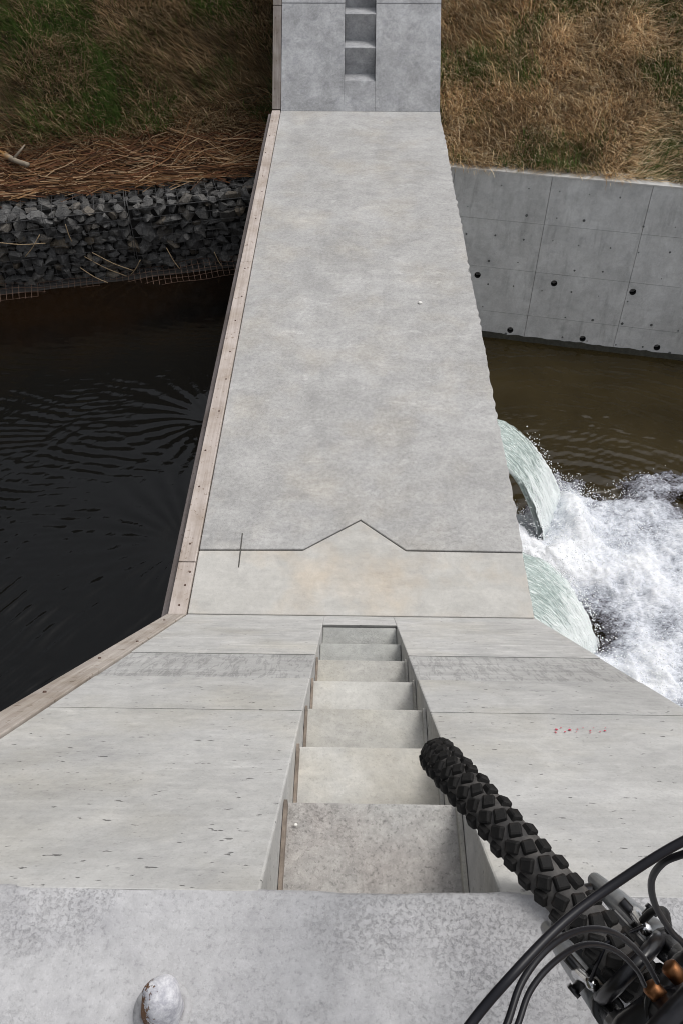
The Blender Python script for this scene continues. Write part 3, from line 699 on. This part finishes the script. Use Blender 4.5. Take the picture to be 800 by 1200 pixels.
# loose mesh apron hanging into the water
ap = empty('mesh_apron', (-3.2, 10.4, -2.0), label='loose rusty wire mesh lying at the waterline below the gabions', category='wire mesh')
ap.matrix_world = Matrix.Translation((-3.2, 10.4, -2.0))
M['rustwire'] = plain('rusty_wire', (.12, .075, .055), .7, .3, 8, .4)
bm = bmesh.new()
org = Vector((-1.3, GF(-1.3), 0))
def apt(u, s): 
    p = org - gd * u - gn * s
    return p + Vector((0, 0, -1.93 - .12 * s / .5 + .04 * math.sin(u * 1.7) + .015 * math.sin(u * 7 + s * 9)))
for k in range(60): tube(bm, [apt(k * .085, -.02 + .1 * j) for j in range(5)], .004, 4)
for j in range(5): tube(bm, [apt(k * .2, -.02 + .1 * j) for k in range(26)], .004, 4)
part('wire_grid', from_bm('wire_grid', bm), M['rustwire'], ap)
bm = bmesh.new()
prism(bm, [org + gd * .1 + gn * .05, org - gd * 6 + gn * .05, org - gd * 6 - gn * .42, org + gd * .1 - gn * .38], (0, 0, -.3))
for v in bm.verts: v.co.z += -1.98 - .16 * (v.co - org).dot(-gn)
part('mud_ledge', from_bm('mud_ledge', bm), M['mud'], ap)

# ------------------------------------------------------------------ grass and debris
t = NT('grass'); a = t.attr('col').outputs['Color']
M['grass'] = t.fin(a, .75, Specular_IOR_Level=.15)
tr = t.n.new('ShaderNodeBsdfTranslucent'); t.l.new(a, tr.inputs[0]); mx = t.n.new('ShaderNodeMixShader'); mx.inputs[0].default_value = .42
t.l.new(t.b.outputs[0], mx.inputs[1]); t.l.new(tr.outputs[0], mx.inputs[2]); t.l.new(mx.outputs[0], t.out.inputs[0])
def grass(name, n, xr, sr, base, zf, greenf, pal_dead, pal_green, label, lmin=.12, lmax=.36, w=(.0028, .0058), lean=(0, -1), seed=0, lie=.75):
    r = np.random.default_rng(seed)
    x = r.uniform(*xr, n); s = r.uniform(0, 1, n) ** 1.0 * (sr[1] - sr[0]) + sr[0]; y = base(x) + s; z = zf(x, y)
    ok = (np.abs(x) > 1.2) ; x, y, z, s = x[ok], y[ok], z[ok], s[ok]; n = len(x)
    g = greenf(x, y); isg = r.uniform(0, 1, n) < g
    L = r.uniform(lmin, lmax, n) * np.where(isg, .75, 1.0) * (.55 + .9 * fbm(x * 3.1, y * 3.1, 3, seed + 21)) * np.where(r.uniform(0, 1, n) < .015, 2.2, 1.)
    flow = 2.2 * (fbm(x * .9, y * .9, 3, seed + 3) - .5) * 2
    ang = np.arctan2(lean[1], lean[0]) + flow + r.normal(0, .55, n)
    el = np.where(isg, r.normal(.85, .3, n), r.normal(.30, .25, n)) + .2          # initial rise angle
    dx, dy = np.cos(ang), np.sin(ang)
    W_ = r.uniform(*w, n); sx, sy = -dy, dx
    ts = [0, .4, .75, 1.]; vs = []
    px, py, pz = x, y, z - .01; el_t = np.clip(el, .05, 1.5)
    for k, tv in enumerate(ts):
        if k:
            dl = L * (tv - ts[k - 1]); px = px + dx * np.cos(el_t) * dl; py = py + dy * np.cos(el_t) * dl; pz = pz + np.sin(el_t) * dl
            el_t = el_t - lie * (.18 + .1 * k)
            pz = np.maximum(pz, zf(px, np.maximum(py, base(px))) * (py > base(px)) + (py <= base(px)) * (pz) + .004)
        ww = W_ * (1, .95, .7, .08)[k]
        vs.append(np.stack([px - sx * ww, py - sy * ww, pz], -1)); vs.append(np.stack([px + sx * ww, py + sy * ww, pz + .002], -1))
    V = np.stack(vs, 1).reshape(-1, 3); b = (np.arange(n) * 8)[:, None]
    F = np.concatenate([b + np.array([[0, 1, 3, 2]]), b + np.array([[2, 3, 5, 4]]), b + np.array([[4, 5, 7, 6]])])
    pd, pg = np.array(pal_dead), np.array(pal_green)
    c = np.where(isg[:, None], pg[r.integers(0, len(pg), n)], pd[r.integers(0, len(pd), n)]) * r.uniform(.7, 1.25, (n, 1))
    c *= (.62 + .8 * fbm(x * 2.6, y * 2.6, 4, seed + 9))[:, None]
    link(name, mesh_np(name, V, F, {'col': np.repeat(c, 8, 0)}, False), M['grass'], kind='stuff', label=label, category='grass')
tan = [(.64, .49, .30), (.72, .58, .37), (.52, .38, .22), (.42, .28, .16), (.78, .67, .48)]
grn = [(.10, .155, .045), (.13, .18, .06), (.08, .125, .035)]
gr_r = lambda x, y: np.clip(.12 + 2.3 * (fbm(x * 1.3, y * 1.3, 4, 101) - .53), .02, .75)
grass('grass', 105000, (1.1, 7.2), (-.14, 4.4), lambda x: WT(x) + .30, zright, gr_r, tan, grn, 'matted dry tan grass with green tufts above the concrete wall', seed=1)
grass('grass', 14000, (7.2, 14), (-.05, 5), lambda x: WT(x) + .30, zright, gr_r, tan, grn, 'dry tan grass farther along the bank above the concrete wall', seed=2, w=(.006, .01))
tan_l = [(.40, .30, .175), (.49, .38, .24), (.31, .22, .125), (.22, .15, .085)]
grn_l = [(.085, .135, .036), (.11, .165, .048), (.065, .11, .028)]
gr_l = lambda x, y: np.clip(.5 + 3.2 * (fbm(x * 1.1, y * 1.1, 4, 131) - .5) - .5 * sstep(-2.4, -1.5, x) - .6 * sstep(.9, .2, y - GF(x) - .78), .04, .93)
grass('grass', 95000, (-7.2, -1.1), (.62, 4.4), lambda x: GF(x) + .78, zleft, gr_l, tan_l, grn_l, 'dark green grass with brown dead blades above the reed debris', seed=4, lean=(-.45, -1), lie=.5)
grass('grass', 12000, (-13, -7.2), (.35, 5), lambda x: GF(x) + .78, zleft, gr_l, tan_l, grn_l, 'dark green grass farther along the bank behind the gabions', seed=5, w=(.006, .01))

M['reed'] = M['grass']
def stalks(n, seed):
    r = np.random.default_rng(seed); V = []; F = []; Cc = []
    x = r.uniform(-7, -1.25, n); s = np.abs(r.normal(.55, .40, n)); 
    a = r.normal(.16, .34, n) + np.where(r.uniform(0, 1, n) < .12, r.uniform(-1.2, 1.2, n), 0); L = r.uniform(.25, .95, n); rad = r.uniform(.0028, .0075, n)
    lay = r.uniform(.01, .17, n) * np.exp(-((s - .5) / .5) ** 2)
    pal = np.array([(.30, .155, .075), (.40, .24, .12), (.16, .08, .042), (.58, .42, .26), (.08, .045, .028), (.24, .11, .06)])
    col = pal[r.integers(0, 6, n)] * r.uniform(.7, 1.2, (n, 1))
    pts = []
    for k in range(4):
        t_ = (k / 3 - .5) * L; bend = .04 * np.sin(k * 2 + x * 9) * L
        X = np.minimum(x + np.cos(a) * t_ - np.sin(a) * bend, -1.22); Y = GF(x) + .78 - .28 + s + np.sin(a) * t_ + np.cos(a) * bend
        gz = np.where(Y < GF(X) + .80, gtop + .03, zleft(X, Y))
        pts.append(np.stack([X, Y, gz + .012 + lay + .012 * (k - 1.5) * r.normal(0, .7, n)], -1))
    for k in range(4):
        for j in range(3):
            an = 2.0944 * j + 1.57; off = np.stack([-np.sin(a) * math.cos(an), np.cos(a) * math.cos(an), np.full(n, math.sin(an))], -1)
            V.append(pts[k] + off * rad[:, None])
    V = np.stack(V, 1).reshape(-1, 3); b = (np.arange(n) * 12)[:, None]
    F = np.concatenate([b + np.array([[k * 3 + j, k * 3 + (j + 1) % 3, k * 3 + 3 + (j + 1) % 3, k * 3 + 3 + j]]) for k in range(3) for j in range(3)])
    link('reed_debris', mesh_np('reed_debris', V, F, {'col': np.repeat(col, 12, 0)}), M['reed'], kind='stuff', label='brown drift of dead reed stalks lying on top of the gabions', category='reed debris')
stalks(3000, 12)
M['stalk_pale'] = plain('pale_reed', (.33, .24, .14), .8, 0, 30, .3)
for k, (pa, pb) in enumerate([((-3.9, .02, -1.62), (-3.35, -.09, -1.95)), ((-3.75, -.05, -1.55), (-3.25, -.08, -1.88)), ((-3.3, -.06, -1.95), (-3.12, -.1, -1.72)),
                              ((-2.75, -.06, -1.6), (-2.6, -.12, -1.92)), ((-4.9, -.06, -1.25), (-4.3, -.09, -1.32)), ((-4.35, -.07, -1.2), (-4.6, -.09, -1.48)),
                              ((-3.95, -.06, -1.75), (-3.6, -.16, -1.98)), ((-2.1, -.06, -1.75), (-2.0, -.1, -1.98)), ((-4.0, -.06, -1.1), (-3.97, -.07, -1.35))]):
    a = Vector((pa[0], GF(pa[0]) + pa[1] - .02, pa[2])); b = Vector((pb[0], GF(pb[0]) + pb[1] - .02, pb[2]))
    m_ = (a + b) / 2 + Vector((0, -.01, -.02)); bm = bmesh.new(); tube(bm, catmull([a, m_, b], 4), .0065, 6)
    link('reed_stalk', from_bm('reed_stalk', bm, True), M['stalk_pale'], label='loose pale reed stalk leaning on the stone face of a gabion', category='reed stalk', group='reed stalks on the gabion face')
t = NT('bark'); sx_ = t.node('ShaderNodeSeparateXYZ', {0: t.co}, 0)
f = t.ramp(t.math('ADD', t.math('MULTIPLY', sx_, 3.0), t.noise(14, 4, .6)), [(.25, 0.), (.55, 1.)])
M['branch'] = t.fin(t.mix(f, (.42, .23, .075), (.24, .20, .15)), .8, t.bump(t.noise(30, 4, .6), .4, .01))
br = empty('broken_branch', (-4.93, 11.52, -.80), label='short broken branch with orange split end lying on the reed debris', category='branch')
bm = bmesh.new(); tube(bm, catmull([(-.17, .12, .07), (-.08, .05, .05), (.05, -.04, .03), (.2, -.11, .01)], 5), [.034 - .0009 * k for k in range(16)], 9)
for v in bm.verts: v.co += Vector((random.uniform(-.003, .003),) * 3)
link('limb', from_bm('limb', bm, True), M['branch'], br)
bm = bmesh.new(); tube(bm, [(.05, -.04, .04), (.12, .02, .1), (.15, .06, .13)], [.014, .010, .005], 7); link('side_shoot', from_bm('side_shoot', bm, True), M['branch'], br)
br.scale = (1.5, 1.5, 1.5)
br.location.z = float(zleft(np.array([-4.93]), np.array([11.52]))[0]) + .10
M['pebble'] = plain('white_pebble', (.75, .74, .7), .7)
def pebble(loc, r_, label):
    bm = bmesh.new(); bmesh.ops.create_icosphere(bm, subdivisions=2, radius=r_)
    for v in bm.verts: v.co = Vector((v.co.x * random.uniform(.9, 1.3), v.co.y * random.uniform(.9, 1.1), v.co.z * .6))
    o = link('pebble', from_bm('pebble', bm, True), M['pebble'], label=label, category='pebble'); o.location = loc
pebble((.55, 6.71, .008), .018, 'small white pebble alone on the grey crest slab')
pebble((-.195, .815, 2.142), .004, 'tiny white pebble on the top step of the stair')

# ------------------------------------------------------------------ mountain bike
t = NT('rubber'); n = t.noise(55, 5, .65)
c = t.mix(t.ramp(n, [(.4, 0.), (.75, 1.)]), (.004, .0038, .0038), (.013, .012, .011))
f = t.ramp(t.noise(16, 5, .65), [(.52, 0.), (.66, 1.)]); c = t.mix(f, c, (.030, .023, .020))
M['rubber'] = t.fin(c, t.mix(n, (.6,) * 3, (.9,) * 3), t.bump(t.noise(160, 3, .6), .3, .002), Specular_IOR_Level=.3)
t = NT('tyre_casing'); n = t.noise(40, 5, .65)
M['casing'] = t.fin(t.mix(t.ramp(n, [(.4, 0.), (.7, 1.)]), (.035, .033, .032), (.09, .083, .077)), .75)
M['black'] = plain('black_paint', (.008, .008, .010), .28, 0, 60, .5)
M['blackplastic'] = plain('black_plastic', (.012, .012, .013), .45, 0, 80, .4)
M['cable'] = plain('cable_housing', (.006, .006, .009), .4, Specular_IOR_Level=.3)
M['chrome'] = plain('worn_alloy', (.55, .55, .56), .18, 1.0, 30, .4)
M['legpaint'] = plain('fork_leg_paint', (.22, .23, .24), .3, .4, 40, .2)
M['rim'] = plain('rim_alloy', (.28, .28, .29), .35, .9)
M['copper'] = plain('copper_bolt', (.20, .09, .04), .42, 1.0)
hd = Vector((-.6128, .7902, 0)); rt = Vector((.7287, .5651, .3868)); upv = Vector((-.3057, -.2370, .9222))
bike = empty('mountain_bike', (.340, .479, 2.539), label='black mountain bike with knobbly front tyre poking over the stair edge', category='bicycle')
BS = .88
bike.matrix_world = Matrix(((rt.x, hd.x, upv.x, .340), (rt.y, hd.y, upv.y, .479), (rt.z, hd.z, upv.z, 2.539), (0, 0, 0, 1))) @ Matrix.Scale(BS, 4)   # leaning left; local x right, y forward, z up
WR, TR = .312, .0265
def bpart(name, bm, mat, parent=None, smooth=True, **kw):
    return link(name, from_bm(name, bm, smooth), M[mat], parent or bike, **kw)
def wheel(cy, detail):
    zc = WR + TR + .006
    bm = bmesh.new(); prof = [(WR + TR * math.cos(a), TR * 1.05 * math.sin(a)) for a in np.linspace(0, 2 * math.pi, 16, endpoint=False)]
    lathe(bm, prof, (0, cy, zc), 'x', 96); ty = bpart('tyre', bm, 'casing')
    def knob_bm(hw, hl, hh):
        b = bmesh.new(); vs = []
        for z_, s_ in ((-.004, 1.), (hh, .78)):
            vs.append([(sx * hw * s_ * random.uniform(.9, 1.1), sy * hl * s_ * random.uniform(.9, 1.1), z_) for sx, sy in ((-1, -1), (1, -1), (1, 1), (-1, 1))])
        vv = [[b.verts.new(p) for p in r_] for r_ in vs]; b.faces.new(vv[0][::-1]); b.faces.new(vv[1])
        for k in range(4): b.faces.new((vv[0][k], vv[0][(k + 1) % 4], vv[1][(k + 1) % 4], vv[1][k]))
        bmesh.ops.bevel(b, geom=b.edges[:], offset=.0017, segments=1, affect='EDGES')
        me = from_bm('tread_knob', b); me.materials.append(M['rubber']); return me
    kc = [knob_bm(.0096, .0106, .0046) for _ in range(6)]; ks = [knob_bm(.0098, .0102, .0062) for _ in range(6)]
    joined = bmesh.new()
    NK = 74
    rows = [(-.23, 0., kc, .5), (.25, .5, kc, -.5), (-.74, .3, ks, .25), (.74, .8, ks, -.25)]
    for k in range(NK):
        for psi, ph, ms, tw in rows:
            th = 2 * math.pi * (k + ph) / NK; p = psi * math.pi / 2 * (1.0 if k % 2 else .86)
            rad = Vector((0, math.cos(th), math.sin(th))); nrm = rad * math.cos(p) + Vector((1, 0, 0)) * math.sin(p)
            tan_ = Vector((0, -math.sin(th), math.cos(th))); sid = tan_.cross(nrm)
            pos = Vector((0, cy, zc)) + rad * WR + nrm * (TR * 1.02)
            m4 = Matrix(((sid.x, tan_.x, nrm.x, pos.x), (sid.y, tan_.y, nrm.y, pos.y), (sid.z, tan_.z, nrm.z, pos.z), (0, 0, 0, 1))) @ Matrix.Rotation(tw + random.uniform(-.15, .15), 4, 'Z')
            if detail:
                o = link('tread_knob', random.choice(ms), None, ty); o.matrix_basis = m4
            else: joined.from_mesh(ms[k % 6]); vv = joined.verts[-len(ms[k % 6].vertices):]; [setattr(v, 'co', m4 @ v.co) for v in vv]
    if not detail: bpart('tread_knobs', joined, 'rubber', ty, False, kind='stuff')
    bm = bmesh.new(); lathe(bm, [(.292, -.013), (.292, .013), (.276, .011), (.268, 0), (.276, -.011)], (0, cy, zc), 'x', 72); rim = bpart('wheel_rim', bm, 'rim')
    bm = bmesh.new(); lathe(bm, [(.012, -.045), (.022, -.03), (.018, 0), (.022, .03), (.012, .045), (.004, .05), (.004, -.05)], (0, cy, zc), 'x', 20); bpart('hub', bm, 'black')
    for k in range(32):
        th = 2 * math.pi * k / 32; sd_ = 1 if k % 2 else -1; t2 = th + sd_ * (1 if k % 4 < 2 else -1) * .9
        bm = bmesh.new(); tube(bm, [(sd_ * .03, cy + .021 * math.cos(t2), zc + .021 * math.sin(t2)), (sd_ * .003, cy + .27 * math.cos(th), zc + .27 * math.sin(th))], .001, 5)
        bpart('spoke', bm, 'rim', rim)
    return zc
zc = wheel(0.0, True); wheel(-1.08, False)
# fork: axle (y 0, z zc); steering axis leans back
ax = Vector((0, -math.cos(R(70)), math.sin(R(70))))
fb = Vector((0, -.025, 0))                                # legs sit a little behind the axle
def fk(x, d, fwd=0.): return Vector((x, 0, zc)) + fb * min(1, d / .1) + ax * d + Vector((0, math.sin(R(70)), math.cos(R(70)))) * fwd
for s_ in (-1, 1):
    bm = bmesh.new(); tube(bm, [fk(s_ * .054, -.02), fk(s_ * .054, .06), fk(s_ * .054, .2), fk(s_ * .053, .30)], [.012, .017, .018, .0185], 16); leg = bpart('fork_leg', bm, 'legpaint')
    bm = bmesh.new(); tube(bm, [fk(s_ * .053, .285), fk(s_ * .053, .302), fk(s_ * .053, .303)], [.0195, .0195, .016], 16); bpart('dust_seal', bm, 'blackplastic', leg)
    bm = bmesh.new(); tube(bm, [fk(s_ * .053, .29), fk(s_ * .053, .41)], .0135, 16); bpart('stanchion', bm, 'chrome')
    # brake arm, pad and boss
    bm = bmesh.new(); tube(bm, catmull([fk(s_ * .056, .20, .022), fk(s_ * .052, .255, .034), fk(s_ * .046, .31, .034)], 4), [.0085] * 5 + [.0075] * 4, 8); arm = bpart('brake_arm', bm, 'chrome')
    bm = bmesh.new(); c_ = fk(s_ * .03, .262, .03); box(bm, c_.x - .008, c_.x + .008, c_.y - .028, c_.y + .032, c_.z - .008, c_.z + .008); bevel(bpart('brake_pad', bm, 'blackplastic', arm, False), .003)
    bm = bmesh.new(); tube(bm, [fk(s_ * .036, .262, .03), fk(s_ * .068, .262, .03)], .006, 8); bpart('pad_bolt', bm, 'blackplastic', arm)
    bm = bmesh.new(); tube(bm, [fk(s_ * .052, .2, -.01), fk(s_ * .052, .2, .045)], .0075, 10); bpart('brake_boss', bm, 'black', leg)
    bm = bmesh.new(); tube(bm, [fk(s_ * .068, .262, .03), fk(s_ * .074, .262, .03)], .0095, 6); bpart('pad_nut', bm, 'black', arm)
bm = bmesh.new(); tube(bm, catmull([fk(-.055, .27, .005), fk(-.04, .33, .024), fk(0, .352, .03), fk(.04, .33, .024), fk(.055, .27, .005)], 5), .0095, 10); bpart('fork_brace', bm, 'black')
bm = bmesh.new(); tube(bm, [fk(.046, .31, .04), fk(0, .33, .062), fk(-.046, .31, .04)], .0022, 6); bpart('brake_cable', bm, 'cable')
bm = bmesh.new(); tube(bm, catmull([fk(.05, .312, .045), fk(.066, .33, .05), fk(.075, .36, .05), fk(.06, .41, .05)], 4), .0045, 8); bpart('brake_noodle', bm, 'blackplastic')
# crown
bm = bmesh.new(); secs = []
tube(bm, catmull([fk(-.068, .385), fk(-.045, .398), fk(0, .414), fk(.045, .398), fk(.068, .385)], 5), [.018, .019, .02, .022, .024] + [.025] * 11 + [.024, .022, .02, .019, .018], 14)
crown = bpart('fork_crown', bm, 'black')
for s_ in (-1, 1):
    bm = bmesh.new(); tube(bm, [fk(s_ * .053, .37), fk(s_ * .053, .415), fk(s_ * .053, .418)], [.0225, .0225, .018], 18); bpart('crown_cap', bm, 'black', crown)
    bm = bmesh.new(); tube(bm, [fk(.018 + s_ * .0145, .435, .020), fk(.018 + s_ * .0145, .437, .036), fk(.018 + s_ * .0145, .4375, .038)], [.0095, .0095, .006], 16); bpart('crown_bolt', bm, 'copper', crown)
bm = bmesh.new(); tube(bm, [fk(0, .41), fk(0, .43)], .027, 18); bpart('headset_cup', bm, 'black')
bm = bmesh.new(); tube(bm, [fk(0, .43), fk(0, .56)], [.0245, .0235], 18); bpart('head_tube', bm, 'black')
st = fk(0, .585)
bm = bmesh.new(); tube(bm, [fk(0, .562), fk(0, .61)], .018, 16); tube(bm, [st, st + Vector((0, .05, .012))], [.016, .014], 12); bpart('stem', bm, 'black')
hb_c = st + Vector((0, .055, .013))
bm = bmesh.new(); tube(bm, catmull([hb_c + Vector((-.31, -.035, .0)), hb_c + Vector((-.1, -.005, 0)), hb_c, hb_c + Vector((.1, -.005, 0)), hb_c + Vector((.31, -.035, 0))], 5), .0125, 12); bpart('handlebar', bm, 'black')
for s_ in (-1, 1):
    bm = bmesh.new(); tube(bm, [hb_c + Vector((s_ * .2, -.019, 0)), hb_c + Vector((s_ * .318, -.036, 0))], .0165, 12); bpart('grip', bm, 'rubber')
    bm = bmesh.new(); tube(bm, catmull([hb_c + Vector((s_ * .16, .0, -.005)), hb_c + Vector((s_ * .18, .045, -.015)), hb_c + Vector((s_ * .29, .03, -.03))], 4), .005, 8); bpart('brake_lever', bm, 'black')
# frame behind
bb = Vector((0, -.66, .30)); ht_t, ht_b = fk(0, .545), fk(0, .45); seat_t = Vector((0, -.80, .74)); rax = Vector((0, -1.08, zc))
for nm, a, b, r_ in (('top_tube', ht_t, seat_t - Vector((0, -.02, .06)), .0165), ('down_tube', ht_b, bb, .02), ('seat_tube', bb, seat_t, .0165)):
    bm = bmesh.new(); tube(bm, [a, b], r_, 14); bpart(nm, bm, 'black')
for s_ in (-1, 1):
    for nm, a in (('chain_stay', bb), ('seat_stay', seat_t - Vector((0, 0, .05)))):
        bm = bmesh.new(); tube(bm, [a + Vector((s_ * .02, 0, 0)), (a + rax) / 2 + Vector((s_ * .045, 0, 0)), rax + Vector((s_ * .06, 0, 0))], .009, 10); bpart(nm, bm, 'black')
    bm = bmesh.new(); tube(bm, [bb + Vector((s_ * .06, 0, 0)), bb + Vector((s_ * .075, s_ * .17, 0))], .009, 8); bpart('crank', bm, 'black')
    bm = bmesh.new(); box(bm, *sorted((s_ * .08, s_ * .17)), bb.y + s_ * .17 - .04, bb.y + s_ * .17 + .04, bb.z - .01, bb.z + .01); bpart('pedal', bm, 'blackplastic', None, False)
bm = bmesh.new(); tube(bm, [bb - Vector((.045, 0, 0)), bb + Vector((.045, 0, 0))], .02, 14); bpart('bottom_bracket', bm, 'black')
bm = bmesh.new(); lathe(bm, [(.07, .045), (.085, .045), (.085, .048), (.07, .048)], bb, 'x', 36); bpart('chainring', bm, 'rim')
bm = bmesh.new(); tube(bm, [seat_t, seat_t + Vector((0, -.045, .12))], .0135, 12); bpart('seat_post', bm, 'rim')
bm = bmesh.new(); sc_ = seat_t + Vector((0, -.05, .15)); rows_ = [(-.14, .07), (-.08, .065), (0, .035), (.08, .02), (.13, .016)]
tops = [[bm.verts.new(sc_ + Vector((wx * f_, yy, zz - abs(f_) * .012))) for f_, zz in ((-1, 0), (-.5, .012), (.5, .012), (1, 0), (.6, -.03), (-.6, -.03))] for yy, wx in rows_]
for a, b in zip(tops[:-1], tops[1:]):
    for k in range(6): bm.faces.new((a[k], a[(k + 1) % 6], b[(k + 1) % 6], b[k]))
bm.faces.new(tops[0]); bm.faces.new(tops[-1][::-1]); bpart('saddle', bm, 'blackplastic')
# control cables (world coordinates converted to the bike's frame)
inv = bike.matrix_world.inverted()
cabs = [[(-.09, .0, 3.545), (-.05, .06, 3.53), (-.013, .104, 3.532), (.014, .129, 3.542), (.046, .156, 3.54), (.077, .175, 3.545), (.116, .193, 3.562), (.16, .205, 3.58), (.25, .19, 3.57), (.34, .17, 3.53)],
        [(-.06, .02, 3.54), (-.02, .07, 3.525), (.008, .105, 3.518), (.023, .132, 3.517), (.044, .153, 3.509), (.072, .17, 3.483), (.105, .182, 3.438), (.144, .191, 3.362), (.171, .189, 3.304)],
        [(-.05, .02, 3.52), (-.01, .075, 3.505), (.018, .11, 3.495), (.032, .134, 3.491), (.052, .153, 3.481), (.078, .17, 3.455), (.11, .181, 3.409), (.147, .19, 3.333), (.165, .19, 3.29)],
        [(.30, .18, 3.54), (.2, .2, 3.575), (.14, .194, 3.562), (.12, .192, 3.546), (.112, .192, 3.532), (.113, .192, 3.504), (.127, .192, 3.462), (.153, .194, 3.408), (.178, .194, 3.364), (.2, .18, 3.3)]]
for cpts, r_ in zip(cabs, (.0027, .0021, .0019, .0022)):
    bm = bmesh.new(); tube(bm, catmull([inv @ Vector(p) for p in cpts], 7), r_ / BS, 10); bpart('cable_housing', bm, 'cable')
